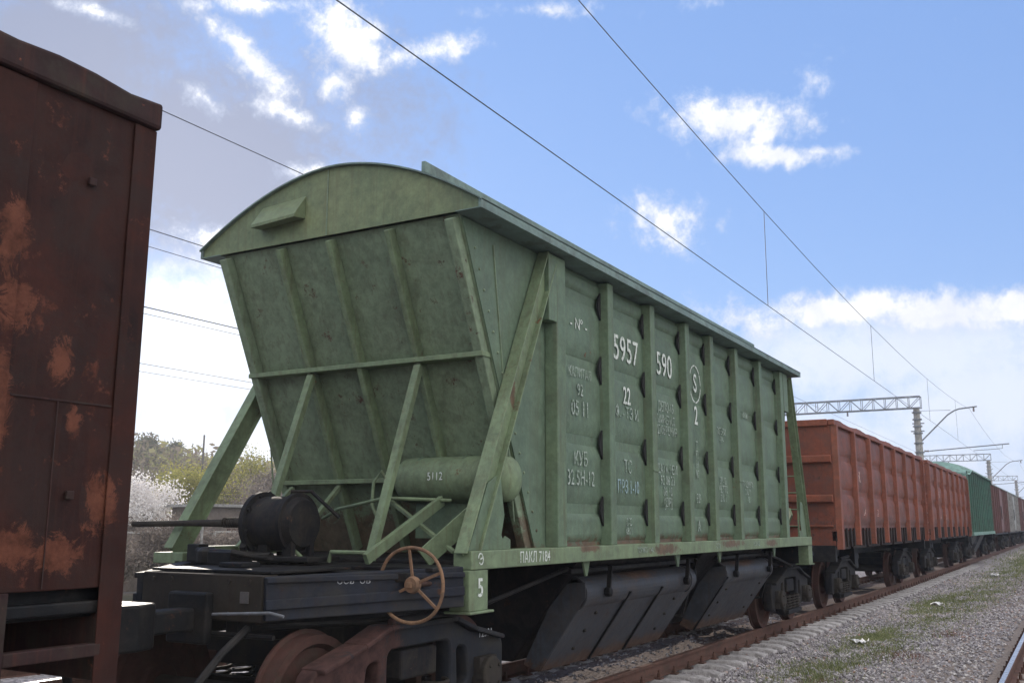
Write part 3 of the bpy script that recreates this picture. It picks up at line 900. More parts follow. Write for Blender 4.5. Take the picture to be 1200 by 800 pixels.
    # end walls with stiffeners
    for e in (-1, 1):
        mb = MB()
        zs = [4.27, 2.05, 1.2, .75]
        prof = [(e * ex(4.30, e), 4.30), (e * ex(2.1, e), 2.1), (e * ex(1.45, e), 1.45)]
        pr2 = [(x - e * .015, z) for x, z in prof[::-1]]
        mb.prism(prof + pr2, 'y', -1.37, 1.37)
        w = mb.build('end_wall', 'green_end', T)
        for y in (-1.31, -.66, 0.0, .60, 1.31):
            mb = MB(); hh = .055 if abs(y) < 1 else .09
            off = Vector((e * .91 * .055, 0, -.41 * .055))
            p = Vector((e * ex(4.28, e), y, 4.28)) + off; q = Vector((e * ex(1.5, e), y, 1.5)) + off
            nrm = Vector((e * .91, 0, -.41))
            mb.beam(p, q, hh, .105, nrm)
            mb.build('stiffener', 'green_frame' if abs(y) < 1 else 'green_end', w, bevel=.008)
        for z, m_ in ((3.165, 'green_frame'), (2.13, 'green_frame')):
            mb = MB(); mb.beam((e * (ex(z, e) + .06), -1.365, z), (e * (ex(z, e) + .06), 1.365, z), .15, .045, (0, 0, 1)); split_build(mb, 'end_rib', m_, w, bevel=.006)
        for y in (-.67, .58):
            mb = MB(); mb.channel((e * (ex(3.13, e) + .13), y, 3.12), (e * (ex(3.13, e) + .13 + .62), y, 1.45), .07, .06, .010, (e, 0, .3), 1)
            mb.build('platform_brace', 'green_frame', T)
        mb = MB()
        mb.beam((e * 4.75, .58, 2.08), (e * 5.35, .62, 1.5), .05, .04); mb.beam((e * 4.75, 1.18, 2.08), (e * 5.35, 1.3, 1.5), .05, .04)
        mb.beam((e * 5.95, -.72, 1.45), (e * 5.0, -.80, 1.93), .045, .09); mb.beam((e * 5.2, -.35, 1.95), (e * 5.4, -1.2, 1.5), .04, .03)
        mb.beam((e * 5.55, -1.0, 1.45), (e * 5.05, -1.34, 1.95), .03, .16)
        split_build(mb, 'diagonal_brace', 'green_frame', T, bevel=.004)
        # underframe that carries the platform: cross beam and two oblique beams
        mb = MB(); fx = e * 6.98
        mb.box(fx, fx - e * .16, -.62, .62, 1.04, 1.365)
        mb.build('end_beam', 'cast_grey', T, bevel=.01)
        for s in (-1, 1):
            mb = MB()
            a = Vector((fx - e * .02, s * .62, 1.205)); c = Vector((e * 5.70, s * 1.46, 1.255))
            mb.beam(a, c, .12, .30, (0, 0, 1))
            mb.beam(a + Vector((e * .07 * .55, s * .07 * .83, .13)), c + Vector((e * .07 * .55, s * .07 * .83, .09)), .03, .04); mb.beam(a + Vector((e * .04, s * .058, -.04)), c + Vector((e * .04, s * .058, -.03)), .03, .07)
            mb.build('oblique_beam', 'blue_black', T, bevel=.008)
        mb = MB()
        for s in (-1, 1): mb.box(fx - e * .1, e * 3.6, s * .18, s * .30, .92, 1.30)
        mb.box(e * 6.2, e * 5.4, -1.3, 1.3, 1.30, 1.37); mb.box(e * 5.55, e * 5.40, -1.36, 1.36, 1.06, 1.37)
        mb.build('underframe', 'black_metal', T, bevel=.01)
        mb = MB(); mb.box(e * 6.90, e * 5.40, -.62, .62, 1.372, 1.392); mb.box(e * 6.0, e * 5.40, -1.40, 1.40, 1.374, 1.40)
        split_build(mb, 'platform_deck', 'black_metal', T, bevel=.004)
        coupler(T, fx, e)
        mb = MB(); mb.tube([(fx + e * .05, .60, 1.04), (fx + e * .05, -.75, 1.12), (fx + e * .03, -.86, 1.10)], .011, 8); mb.build('uncoupling_lever', 'galvanised', T, smooth=True)
        mb = MB()
        for y in (-.5, -.3, .3, .5):
            for z in (1.09, 1.32): mb.lathe((fx, y, z), (e, 0, 0), [(0, .018), (.014, .018)], 6)
        mb.build('beam_rivet', 'cast_grey', T)
        mb = MB(); mb.box(fx + e * .002, fx + e * .012, -.50, -.42, 1.17, 1.25); mb.build('data_plate', 'grey_paint', T)
        mb = MB(); mb.tube([(fx - e * .2, -.35, .98), (e * 6.2, -.9, 1.0), (e * 5.3, -1.25, 1.02), (e * 3.5, -1.28, 1.30)], .02, 8); mb.build('train_pipe', 'black_metal', T, smooth=True)
        mb = MB(); mb.tube([(e * 6.75, .3, .98), (e * 6.0, .25, .9), (e * 4.6, .2, .85)], .03, 8); mb.beam((e * 6.4, -.5, .95), (e * 6.3, -.55, .45), .04, .06); mb.build('brake_rigging', 'black_metal', T)
        mb = MB(); mb.tube([(fx, -.95 + .2, .95), (fx + e * .02, .8, .95)], .018, 8); mb.tube([(fx, -.5, 1.0), (fx + e * .25, -.52, .86), (fx + e * .5, -.5, .62), (fx + e * .75, -.45, .66)], .028, 8)
        mb.build('brake_hose', 'black_metal', T, smooth=True)
    # roof: arched, open lens gable at each end
    def arch(y): return 4.375 + .575 * (1 - (abs(y) / 1.63) ** 1.85)
    ysn = [-1.63 + 3.26 * k / 36 for k in range(37)]
    mb = MB()
    for x in (-5.74, 5.06):
        for y in ysn: mb.v.append((x, y, arch(y)))
        for y in ysn: mb.v.append((x, y, arch(y) - .015))
    n = len(ysn)
    for k in range(n - 1):
        mb.f += [(k, k + 1, 2 * n + k + 1, 2 * n + k), (n + k, n + k + 1, 3 * n + k + 1, 3 * n + k), (k, k + 1, n + k + 1, n + k), (2 * n + k, 2 * n + k + 1, 3 * n + k + 1, 3 * n + k)]
    mb.f += [(0, n, 3 * n, 2 * n), (n - 1, 2 * n - 1, 4 * n - 1, 3 * n - 1)]
    roof = mb.build('roof', 'roof_paint', T, smooth=True)
    for xg in (-5.70, 5.02):
        mb = MB()
        zlow = 4.30
        mb.prism([(y, arch(y) - .016) for y in ysn] + [(1.60, zlow), (-1.60, zlow)], 'x', xg, xg + .012)
        g = mb.build('roof_gable', 'green_gable', roof)
        if xg < 0:
            mb = MB(); mb.prism([(-.05, 4.40), (.10, 4.87), (-.9, 5.0)][:0] or [(0.03, zlow), (.045, zlow), (.045, 4.955), (.03, 4.955)], 'x', xg - .006, xg)
            mb.build('gable_seam', 'green_end', g)
            # hooded vent box
            mb = MB()
            vs = [(xg, .84, 4.47), (xg, .30, 4.50), (xg, .30, 4.72), (xg, .84, 4.69), (xg - .15, .84, 4.45), (xg - .15, .30, 4.48), (xg - .15, .30, 4.51), (xg - .15, .84, 4.48)]
            mb.add(vs, [(0, 1, 2, 3), (4, 5, 6, 7), (0, 1, 5, 4), (3, 2, 6, 7), (0, 3, 7, 4), (1, 2, 6, 5)])
            mb.build('vent_hood', 'green_gable', g, bevel=.004)
    mb = MB()
    for s in (-1, 1):
        mb.box(-5.5, 4.8, s * .86, s * .90, 4.80, 4.905)
    split_build(mb, 'roof_walkway', 'roof_paint', roof, bevel=.004)
    mb = MB()
    for x in (-3.9, -1.5, .9, 3.3): mb.box(x - .5, x + .5, -.45, .45, 4.9, 5.02)
    split_build(mb, 'roof_hatch', 'roof_paint', roof, bevel=.02)
    # hopper bunkers below the sill between the bogies
    mb = MB()
    for x in (-1.75, 2.1):
        mb.add([(x - 1.5, -1.30, 1.42), (x + 1.5, -1.30, 1.42), (x + 1.5, 1.30, 1.42), (x - 1.5, 1.30, 1.42), (x - 1.2, -.35, .3), (x + 1.2, -.35, .3), (x + 1.2, .35, .3), (x - 1.2, .35, .3)],
               [(0, 1, 5, 4), (1, 2, 6, 5), (2, 3, 7, 6), (3, 0, 4, 7), (4, 5, 6, 7), (0, 1, 2, 3)])
    mb.box(-3.6, 3.8, -.2, .2, .9, 1.4); mb.box(-5.4, 5.4, -1.3, 1.3, 1.38, 1.44)
    mb.build('hopper_bunker', 'black_metal', T, bevel=.02)
    for s in (-1, 1):
        for (a, c, ab, cb) in ((-3.05, .28, -3.0, .3), (1.55, 4.0, 1.5, 3.95)):
            mb = MB()
            mb.lathe((a, s * 1.10, 1.03), (1, 0, 0), [(0, .165), (c - a, .165)], 28)
            for f_ in (.0, .94): mb.lathe((a + (c - a) * f_, s * 1.10, 1.03), (1, 0, 0), [(.0, .178), (.05, .178)], 28)
            # plate sloping inwards below the round top edge
            y0, z0_, y1_, z1_ = s * 1.262, 1.00, s * .72, .24
            t = Vector((0, y1_ - y0, z1_ - z0_)).normalized(); nn = Vector((0, -t.z, t.y)) * .015
            V8 = []
            for (xx, yy, zz) in ((a, y0, z0_), (c, y0, z0_), (c - .02, y1_, z1_), (a + .02, y1_, z1_)):
                V8 += [(xx, yy, zz), (xx, yy + .0 - s * .03, zz - .0)]
            mb.add(V8, [(0, 2, 4, 6), (1, 3, 5, 7), (0, 1, 3, 2), (2, 3, 5, 4), (4, 5, 7, 6), (6, 7, 1, 0)])
            # end cheeks
            for xx in (a - .012, c):
                mb.prism([(y0, 1.15), (y0 - s * .30, 1.12), (y1_ - s * .18, .3), (y1_, z1_), (y0, z0_)], 'x', xx, xx + .012)
            mb.build('discharge_chute', 'chute_metal', T, smooth=False, bevel=.004)
            mb = MB()
            for f in (.33, .62) if a < 0 else (.0001,):
                xx = a + (c - a) * f
                mb.add([(xx, y0 + s * .004, z0_), (xx + .03, y0 + s * .004, z0_), (xx + .05, y1_ + s * .006, z1_), (xx + .02, y1_ + s * .006, z1_),
                        (xx, y0 + s * .03, z0_), (xx + .03, y0 + s * .03, z0_), (xx + .05, y1_ + s * .03, z1_), (xx + .02, y1_ + s * .03, z1_)],
                       [(0, 1, 2, 3), (4, 5, 6, 7), (0, 1, 5, 4), (1, 2, 6, 5), (2, 3, 7, 6), (3, 0, 4, 7)])
            split_build(mb, 'chute_rib', 'black_metal', T)
            mb = MB()
            for f_ in (.14, .86):
                xx = a + (c - a) * f_
                mb.beam((xx, s * 1.33, 1.30), (xx, s * 1.30, 1.02), .05, .03, (1, 0, 0))
                mb.lathe((xx, s * 1.27, 1.03), (0, s, 0), [(0, .05), (.06, .05), (.07, .03)], 12)
            split_build(mb, 'chute_hinge', 'black_metal', T, bevel=.004)
            mb = MB()
            tt = Vector((0, y1_ - y0, z1_ - z0_))
            for f_ in (.15, .85):
                for g_ in (.25, .5, .75):
                    mb.lathe((a + (c - a) * f_, y0 + tt.y * g_, z0_ + tt.z * g_), (0, s * .8, .55), [(-.01, .022), (s * 0 + .02, .022)], 6)
            mb.build('chute_bolt', 'cast_grey', T)
            mb = MB(); mb.beam((c + .06, s * 1.25, 1.28), (c + .12, s * 1.0, .55), .03, .05); mb.tube([(c + .1, s * 1.0, .55), (c + .1, s * .4, .5)], .02, 8); mb.build('chute_lever', 'black_metal', T)
            mb = MB(); mb.box(a - .25, c + .2, s * 1.10, s * 1.22, 1.235, 1.29); mb.build('chute_shaft', 'black_metal', T, bevel=.01)
    # air reservoir near the camera
    mb = MB(); mb.lathe((-4.82, -.22, 2.12), (0, -1, 0), [(0, .02), (.015, .10), (.045, .17), (.09, .202), (.14, .207), (1.10, .207), (1.15, .202), (1.195, .17), (1.225, .10), (1.24, .02)], 40)
    r = mb.build('air_reservoir', 'green_frame', T, smooth=True)
    mb = MB()
    for y in (-.47, -.95): mb.lathe((-4.80, y, 2.12), (0, -1, 0), [(0, .19), (0, .218), (.03, .218), (.03, .19)], 36)
    mb.box(-4.83, -4.77, -1.2, -.4, 1.6, 1.93)
    split_build(mb, 'reservoir_strap', 'green_paint', r, smooth=True)
    mb = MB(); mb.tube([(-5.0, -.25, 2.05), (-5.05, -.16, 2.2), (-5.08, -.1, 2.1), (-5.1, -.1, 1.9), (-5.1, -.18, 1.75)], .016, 8)
    mb.tube([(-4.6, .9, 1.78), (-5.2, .2, 1.86), (-5.3, -.4, 1.95), (-5.0, -.9, 1.93)], .016, 8)
    mb.tube([(-5.7, .9, 1.48), (-5.9, 0.1, 1.52), (-5.9, -.05, 1.42)], .018, 8); mb.tube([(-5.9, -.3, 1.42), (-5.9, -.32, 1.5), (-5.9, -.7, 1.5)], .018, 8)
    split_build(mb, 'air_pipe', 'green_frame', T, smooth=True)
    # brake cylinder with flanged end and long push rod
    mb = MB(); cx, cz = -5.85, 1.73
    mb.lathe((cx, .52, cz), (0, -1, 0), [(-.14, .06), (-.14, .115), (-.05, .13), (-.03, .225), (.0, .235), (.0, .27), (.045, .27), (.045, .228), (.40, .228), (.40, .255), (.44, .255), (.44, .225), (.50, .195), (.52, .06)], 40)
    for k in range(8):
        t = k * math.pi / 4 + .3
        mb.lathe((cx + .235 * math.cos(t), .50, cz + .235 * math.sin(t)), (0, -1, 0), [(-.04, .02), (.05, .02)], 6)
    mb.beam((cx - .02, .60, cz + .02), (cx - .22, .50, cz - .22), .05, .06); mb.beam((cx - .02, .60, cz + .1), (cx + .1, .50, cz + .26), .05, .06)
    mb.tube([(cx + .02, .2, cz + .2), (cx + .02, .2, cz + .27), (cx + .1, .05, cz + .27), (cx + .3, -.1, cz + .05)], .016, 8)
    for y in (.36, .08):
        mb.box(cx - .14, cx - .09, y + .05, y - .05, 1.39, 1.62); mb.box(cx + .09, cx + .14, y + .05, y - .05, 1.39, 1.62); mb.box(cx - .17, cx + .17, y + .07, y - .07, 1.38, 1.41)
    bc = mb.build('brake_cylinder', 'cast_dark', T, smooth=True)
    mb = MB(); mb.tube([(cx, .55, cz + .01), (cx, .95, cz), (cx, 1.35, cz)], [.055, .035, .03], 12); mb.tube([(cx, 1.3, cz), (cx - .05, 2.1, cz - .01)], .028, 10)
    for k in range(12):
        mb.lathe((cx, .62 + .03 * k, cz + .005), (0, 1, 0), [(0, .045), (.012, .045)], 10)
    mb.build('push_rod', 'cast_grey', bc, smooth=True)
    mb = MB()
    mb.box(-6.35, -6.1, .35, .62, 1.393, 1.50); mb.lathe((-6.2, .78, 1.40), (0, 0, 1), [(0, .09), (.1, .09), (.13, .05)], 14); mb.box(-6.1, -5.98, 1.0, 1.14, 1.40, 1.55); mb.tube([(-5.9, 1.3, 1.43), (-5.9, -.2, 1.44)], .025, 8); mb.tube([(-6.5, .2, 1.5), (-6.3, -.05, 1.47), (-6.2, .9, 1.5)], .03, 8)
    mb.box(-6.1, -5.7, -.25, .75, 1.42, 1.46); mb.box(-6.62, -6.42, -.05, .2, 1.393, 1.43)
    mb.build('brake_valve', 'black_metal', T, bevel=.015)
    # hand brake wheel, faces the end of the wagon
    mb = MB(); wx, wy, wz = -6.20, -1.345, 1.285
    ring = [(wx, wy + .285 * math.cos(t), wz + .275 * math.sin(t) + .006 * math.sin(3 * t)) for t in np.linspace(0, 2 * math.pi, 49)]
    mb.tube(ring, .0135, 8, caps=False)
    hw = mb.build('handbrake_wheel', 'handwheel_rust', T, smooth=True)
    mb = MB()
    for a in (85, 215, 335, 160):
        t = R(a); mb.beam((wx + .03, wy, wz), (wx, wy + .275 * math.cos(t), wz + .27 * math.sin(t)), .022, .014, (1, 0, 0))
    mb.lathe((wx - .01, wy, wz), (1, 0, 0), [(0, .03), (0, .055), (.03, .065), (.06, .06), (.06, .03)], 20)
    mb.box(wx - .03, wx - .01, wy - .02, wy + .02, wz - .02, wz + .02)
    split_build(mb, 'wheel_spoke', 'handwheel_rust', hw, bevel=.003)
    mb = MB(); mb.tube([(wx + .02, wy, wz), (wx + .5, wy, wz - .0)], .02, 10); mb.build('handbrake_shaft', 'cast_rust', hw, smooth=True)
    # far end grab rails and ladder
    mb = MB()
    for y in (-1.25, -.85): mb.tube([(5.9, y, 1.4), (5.95, y, 2.6), (5.9, y, 2.62)], .015, 8)
    for z in (1.7, 2.0, 2.3, 2.6): mb.tube([(5.93, -1.25, z), (5.93, -.85, z)], .012, 8)
    mb.build('ladder', 'green_frame', T, smooth=True)
    bogie(T, -5.72, rust_side='frame_mixed'); bogie(T, 5.72)
    # stencilled writing on the pressed panels
    yy = -1.4235
    P = lambda i: (posts[i] + posts[i + 1]) / 2
    def st(txt, i, z, size, mat='faded_stencil', dx=0, sx=.8, **k):
        return lettering(T, txt, P(i) + dx, yy, z, size, mat, sx, **k)
    st('- Nº -', 0, 3.72, .17, 'white_stencil', -.02, .95); 
    st('5957', 1, 3.63, .40, 'white_stencil', 0, .85, name='wagon_number', bold=.001)
    st('590', 2, 3.63, .40, 'white_stencil', -.02, .85, name='wagon_number', bold=.001)
    st('22', 1, 3.12, .27, 'white_stencil', 0, .75, bold=.003); st('Ф. - ТЭ И', 1, 2.93, .18, 'faded_stencil', 0, .8)
    st('КАПИТАЛ', 0, 3.22, .14, dx=.0, sx=.75); st('92', 0, 3.05, .17); st('05 11', 0, 2.86, .22, sx=.8)
    st('КУБ', 0, 2.36, .20, sx=.8); st('32.5Н-12', 0, 2.17, .21, sx=.75)
    st('ТС', 1, 2.34, .20); st('ПРЗ 1-10', 1, 2.12, .20, 'blue_stencil', sx=.7); st('- - -', 1, 1.80, .10); st('С-Б\n0811', 1, 1.70, .11)
    st('ДЕПО-15', 2, 3.12, .17, sx=.7); st('МИНЕРАЛ\nУДОБРЕНИЯ', 2, 2.90, .15, sx=.75)
    st('ДАТА РЕМ\n92 08 23\n06 10', 2, 2.24, .155, sx=.8); st('[ДР]', 2, 1.98, .15)
    st('S', 3, 3.55, .34, 'white_stencil', .0, .8, name='emblem', bold=.004); st('2', 3, 3.12, .34, 'white_stencil', 0, .8, bold=.004)
    st('T\nП\nН\nМ', 3, 2.55, .15, sx=.8); st('ЕВ', 3, 2.05, .16); st('А', 3, 1.70, .2)
    st('ОБЪЕМ\n-24-', 4, 2.95, .13, sx=.8); st('5Р-10\nНЕТТО\n210 Т', 4, 2.2, .14, sx=.8)
    st('65-08', 5, 3.35, .12); st('ПРОДУВКА\n2 16 11\n- 03', 5, 2.2, .13, sx=.7)
    # ring round the S
    mb = MB()
    for k in range(40):
        if k % 10 == 9: continue
        t0, t1 = 2 * math.pi * k / 40, 2 * math.pi * (k + .9) / 40
        xc = P(3); zc = 3.55
        q = [(xc + r_ * math.cos(t) * .85, zc + r_ * math.sin(t)) for r_, t in ((.235, t0), (.235, t1), (.255, t1), (.255, t0))]
        mb.prism(q, 'y', yy, yy - .001)
    mb.build('emblem_ring', 'white_stencil', T)
    lettering(T, 'ПАКЛ 7184', -4.62, -1.5335, 1.445, .13, 'white_stencil', .8)
    lettering(T, '8', -4.45, -1.49, 1.57, .1, 'white_stencil', .8) if False else None
    lettering(T, 'ТОРМОЗ 11-40', -2.1, -1.5335, 1.45, .08, 'faded_stencil', .8); lettering(T, '12 М', .4, -1.5335, 1.45, .1, 'faded_stencil', .8); lettering(T, 'КО 8 ПД', 2.2, -1.5335, 1.45, .09, 'faded_stencil', .8)
    lettering(T, 'Э', -5.52, -1.5335, 1.45, .13, 'white_stencil', .9, name='chalk_mark', rot=20); lettering(T, '5', -5.52, -1.5285, 1.23, .2, 'white_stencil', .9, name='chalk_mark', bold=.003)
    lettering(T, '5112', -5.032, -.74, 2.14, .1, 'white_stencil', .8, name='chalk_mark', face=-90)
    a = Vector((-6.96, -.62, 0)); c = Vector((-5.7, -1.46, 0)); ang = math.degrees(math.atan2(c.y - a.y, c.x - a.x))
    mid = a.lerp(c, .42); nn = Vector((c.y - a.y, -(c.x - a.x), 0)).normalized()
    pp = mid + nn * .0625
    if nn.y > 0: pp = mid - nn * .0625
    lettering(T, 'ОСЬ  ОБ', pp.x, pp.y, 1.315, .055, 'chalk_dark', 1.1, name='chalk_mark', face=ang)
    lettering(T, '12391', -4.75, -1.108, .80, .09, 'chalk_dark', 1.0, name='chalk_mark')
    return T
green_hopper()

# ------------------------------------------------------------------ brown wagon at the left edge
def brown_wagon():
    T = thing('gondola_wagon', 'dark brown rust-streaked wagon filling the left edge, nearest the viewer', 'gondola wagon', (0, 0, 0))
    x1, x0 = 3.34, -9.4
    for s in (-1, 1):
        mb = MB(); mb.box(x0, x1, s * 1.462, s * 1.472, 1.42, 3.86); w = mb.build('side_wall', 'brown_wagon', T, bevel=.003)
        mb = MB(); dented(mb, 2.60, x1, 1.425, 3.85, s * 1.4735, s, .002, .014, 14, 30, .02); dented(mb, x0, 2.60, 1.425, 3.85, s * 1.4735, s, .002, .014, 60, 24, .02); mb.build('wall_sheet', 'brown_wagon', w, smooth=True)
        mb = MB()
        # wavy top chord, dented by the grabs that unload it
        n = 60; prof = []
        for k in range(n + 1):
            x = x0 - .03 + (x1 - x0 + .055) * k / n
            prof.append((x, 3.985 + .012 * math.sin(x * 5.1) + .01 * math.sin(x * 11.3 + 1) + .006 * random.uniform(-1, 1)))
        mb.prism([(prof[0][0], 3.83)] + prof + [(prof[-1][0], 3.83)], 'y', s * 1.42, s * 1.512)
        mb.build('top_rail', 'brown_frame', T, bevel=.02)
        mb = MB(); mb.box(x1 - .13, x1 + .01, s * 1.481, s * 1.489, .55, 3.825); mb.build('corner_post', 'brown_wagon', T, bevel=.006)
        for x in (1.75, .7, -.4, -1.7, -3.1, -4.5, -5.9, -7.3, -8.7):
            mb = MB(); mb.prism([(x - .1, s * 1.481), (x - .07, s * 1.60), (x + .07, s * 1.60), (x + .1, s * 1.481)], 'z', 1.3, 3.828); mb.build('post', 'brown_frame', T, bevel=.006)
        mb = MB(); mb.box(1.9, 2.64, s * 1.481, s * 1.489, 1.43, 3.82); mb.build('door_sheet', 'brown_wagon', w, bevel=.003)
        mb = MB(); mb.box(x0, x1, s * 1.30, s * 1.40, 1.28, 1.44); mb.build('side_sill', 'black_metal', T, bevel=.006)
        mb = MB()
        for (a_, z_) in ((2.98, 3.42), (3.0, 1.86)): mb.box(a_ - .02, a_ + .02, s * 1.481, s * 1.50, z_ - .02, z_ + .02)
        split_build(mb, 'lug', 'brown_frame', w, bevel=.004)
        mb = MB(); mb.box(2.66, 3.20, s * 1.481, s * 1.4835, 2.302, 2.31); mb.box(2.9, 2.906, s * 1.481, s * 1.4835, 1.43, 2.30); mb.build('weld_seam', 'brown_frame', w)
        # foot step under the corner
        mb = MB(); mb.box(2.66, 2.74, s * 1.46, s * 1.49, .72, 1.42); mb.box(3.24, 3.33, s * 1.44, s * 1.478, .72, 1.3)
        st_ = mb.build('foot_step', 'brown_frame', T, bevel=.004)
        mb = MB()
        for z in (1.13, .76): mb.box(2.74, 3.24, s * 1.42, s * 1.49, z - .03, z + .03)
        split_build(mb, 'step_rung', 'brown_frame', st_, bevel=.006)
    for x in (x0, x1):
        e = 1 if x > 0 else -1
        mb = MB(); mb.box(x - e * .02, x - e * .006, -1.463, 1.463, 1.3, 3.86)
        ew = mb.build('end_wall', 'brown_wagon', T)
        mb = MB()
        for z in (1.45, 2.15, 2.95): mb.box(x - e * .004, x + e * .07, -1.15, 1.15, z, z + .16)
        split_build(mb, 'end_rib', 'brown_frame', ew, bevel=.01)
        mb = MB(); mb.box(x - e * .03, x + e * .04, -1.41, 1.41, 3.83, 3.98); mb.build('top_rail', 'brown_frame', T, bevel=.01)
        mb = MB(); mb.box(x - e * .1, x + e * .04, -1.44, 1.44, .98, 1.3); mb.build('end_beam', 'brown_frame', T, bevel=.01)
        coupler(T, x + e * .04, e)
        mb = MB(); mb.lathe((x + e * .30, -.62, 1.0), (e, 0, 0), [(0, .03), (.03, .05), (.12, .05), (.2, .035)], 14); mb.build('end_cock', 'yellow_paint', T, smooth=True)
        mb = MB(); mb.tube([(x + e * .05, -.6, 1.02), (x + e * .3, -.62, 1.0)], .025, 8); mb.tube([(x + e * .4, -.55, .97), (x + e * .55, -.4, .75), (x + e * .8, -.2, .62), (x + e * .95, -.2, .7)], .028, 8); mb.build('brake_hose', 'black_metal', T, smooth=True)
    mb = MB()
    for s in (-1, 1): mb.box(x0 + .1, x1 - .1, s * .18, s * .3, .95, 1.3)
    for x in np.arange(x0 + .8, x1, 1.4): mb.box(x - .05, x + .05, -1.4, 1.4, 1.08, 1.27)
    mb.box(x0 + .02, x1 - .02, -1.463, 1.463, 1.3, 1.36)
    mb.build('underframe', 'black_metal', T, bevel=.01)
    mb = MB()
    mb.v = []
    nx, ny = 50, 12
    for j in range(ny + 1):
        for i in range(nx + 1):
            mb.v.append((x0 + .05 + (x1 - x0 - .1) * i / nx, -1.45 + 2.9 * j / ny, 3.4 + .2 * math.sin(i * .5) * math.sin(j * .5) + random.uniform(-.05, .05)))
    for j in range(ny):
        for i in range(nx):
            a = j * (nx + 1) + i; mb.f.append((a, a + 1, a + nx + 2, a + nx + 1))
    mb.build('load', 'ballast', T)
    bogie(T, x1 - 2.55 + .3, rust_side='cast_rust'); bogie(T, x0 + 2.3)
brown_wagon()

# ------------------------------------------------------------------ rust red gondolas
def gondola(xs, label, first=None):
    L_ = 13.1
    if first:
        t = copy_tree(first); t.location = (xs, 0, 0); t['label'] = label; return t
    T = thing('gondola_wagon', label, 'gondola wagon', (xs, 0, 0), 'rust red gondola wagons coupled behind the green hopper')
    x0, x1 = 0.0, L_; zt = 3.84
    np_ = 8
    px = [x0 + .12] + [x0 + .12 + (L_ - .24) * k / (np_ - 1) for k in range(1, np_ - 1)] + [x1 - .12]
    for s in (-1, 1):
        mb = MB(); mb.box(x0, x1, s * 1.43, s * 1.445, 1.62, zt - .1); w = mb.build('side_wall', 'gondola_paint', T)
        mb = MB()
        for a, c in zip(px[:-1], px[1:]):
            for (u, l) in ((3.72, 3.15), (3.05, 2.45), (2.35, 1.72)):
                dented(mb, a + .10, c - .10, l, u, s * 1.447, s, .03, .035, 10, 6, .07)
        mb.build('pressed_panel', 'gondola_paint', w, smooth=True)
        for i, p in enumerate(px):
            wd = .09 if 0 < i < np_ - 1 else .12
            mb = MB(); mb.prism([(p - wd, s * 1.446), (p - wd * .75, s * 1.56), (p + wd * .75, s * 1.56), (p + wd, s * 1.446)], 'z', 1.30 if 0 < i < np_ - 1 else 1.24, zt - .1)
            mb.build('post', 'gondola_post', T, bevel=.006)
        mb = MB(); prof = []
        n = 60
        for k in range(n + 1):
            x = x0 - .03 + (L_ + .06) * k / n; prof.append((x, zt + .015 * math.sin(x * 3.1) + .008 * random.uniform(-1, 1)))
        mb.prism([(prof[0][0], zt - .11)] + prof + [(prof[-1][0], zt - .11)], 'y', s * 1.40, s * 1.53); mb.build('top_rail', 'gondola_post', T, bevel=.015)
        mb = MB(); mb.box(x0, x1, s * 1.36, s * 1.46, 1.40, 1.60); mb.build('side_sill', 'hatch_dark', T, bevel=.006)
        # unloading hatch hinges hanging between the posts
        for a, c in zip(px[:-1], px[1:]):
            mb = MB()
            for q in (.2, .4, .62, .82):
                xx = a + (c - a) * q
                mb.box(xx - .04, xx + .04, s * 1.462, s * 1.50, 1.28, 1.66)
            mb.box(a + .16, c - .16, s * 1.30, s * 1.355, 1.22, 1.38)
            split_build(mb, 'hatch_hinge', 'hatch_dark', T, bevel=.006)
    for x, e in ((x0, -1), (x1, 1)):
        mb = MB(); mb.box(x - e * .02, x, -1.43, 1.43, 1.3, zt - .05); ew = mb.build('end_wall', 'gondola_paint', T)
        mb = MB()
        for z in (2.95, 2.15): mb.prism([(x, z), (x + e * .10, z + .03), (x + e * .10, z + .15), (x, z + .18)], 'y', -1.43, 1.43)
        mb.box(x, x + e * .05, -1.40, 1.40, 1.68, 1.72)
        split_build(mb, 'end_rib', 'gondola_post', ew, bevel=.008)
        mb = MB(); mb.box(x - e * .05, x + e * .06, -1.39, 1.39, zt - .12, zt + .01); mb.build('top_rail', 'gondola_post', T, bevel=.01)
        mb = MB(); mb.box(x - e * .1, x + e * .05, -1.42, 1.42, 1.0, 1.32); mb.build('end_beam', 'black_metal', T, bevel=.01)
        coupler(T, x + e * .05, e)
    for s in (-1, 1):
        mb = MB()
        for k in range(8): mb.tube([(x1 - .28, s * 1.57, 1.5 + k * .3), (x1 + .02, s * 1.57, 1.5 + k * .3)], .014, 6)
        for x in (x1 - .28, x1 + .02): mb.tube([(x, s * 1.57, 1.3), (x, s * 1.57, 3.7)], .012, 6)
        mb.build('ladder', 'gondola_post', T)
    mb = MB()
    for s in (-1, 1): mb.box(x0 + .1, x1 - .1, s * .18, s * .3, .95, 1.3)
    mb.box(x0 + .05, x1 - .05, -1.35, 1.35, 1.3, 1.40)
    mb.lathe((x0 + 5.2, -.6, .95), (1, 0, 0), [(0, .05), (.05, .17), (.6, .17), (.65, .05)], 20)
    mb.box(x0 + 4.3, x0 + 4.7, -.95, -.6, .7, 1.2)
    mb.build('underframe', 'black_metal', T, bevel=.01)
    bogie(T, x0 + 2.2); bogie(T, x1 - 2.2)
    lettering(T, 'K', px[1] + 1.0 - .85, -1.575, 2.75, .35, 'chalk_red', .9, name='chalk_mark'); lettering(T, '61 204', px[1] + .9, -1.4835, 2.0, .22, 'chalk_red', .8, name='wagon_number'); lettering(T, '22', px[2] + .9, -1.4835, 2.0, .25, 'chalk_red', .8)
    return T
g1 = gondola(20.36, 'nearer rust red gondola wagon, coupled directly behind the green hopper')
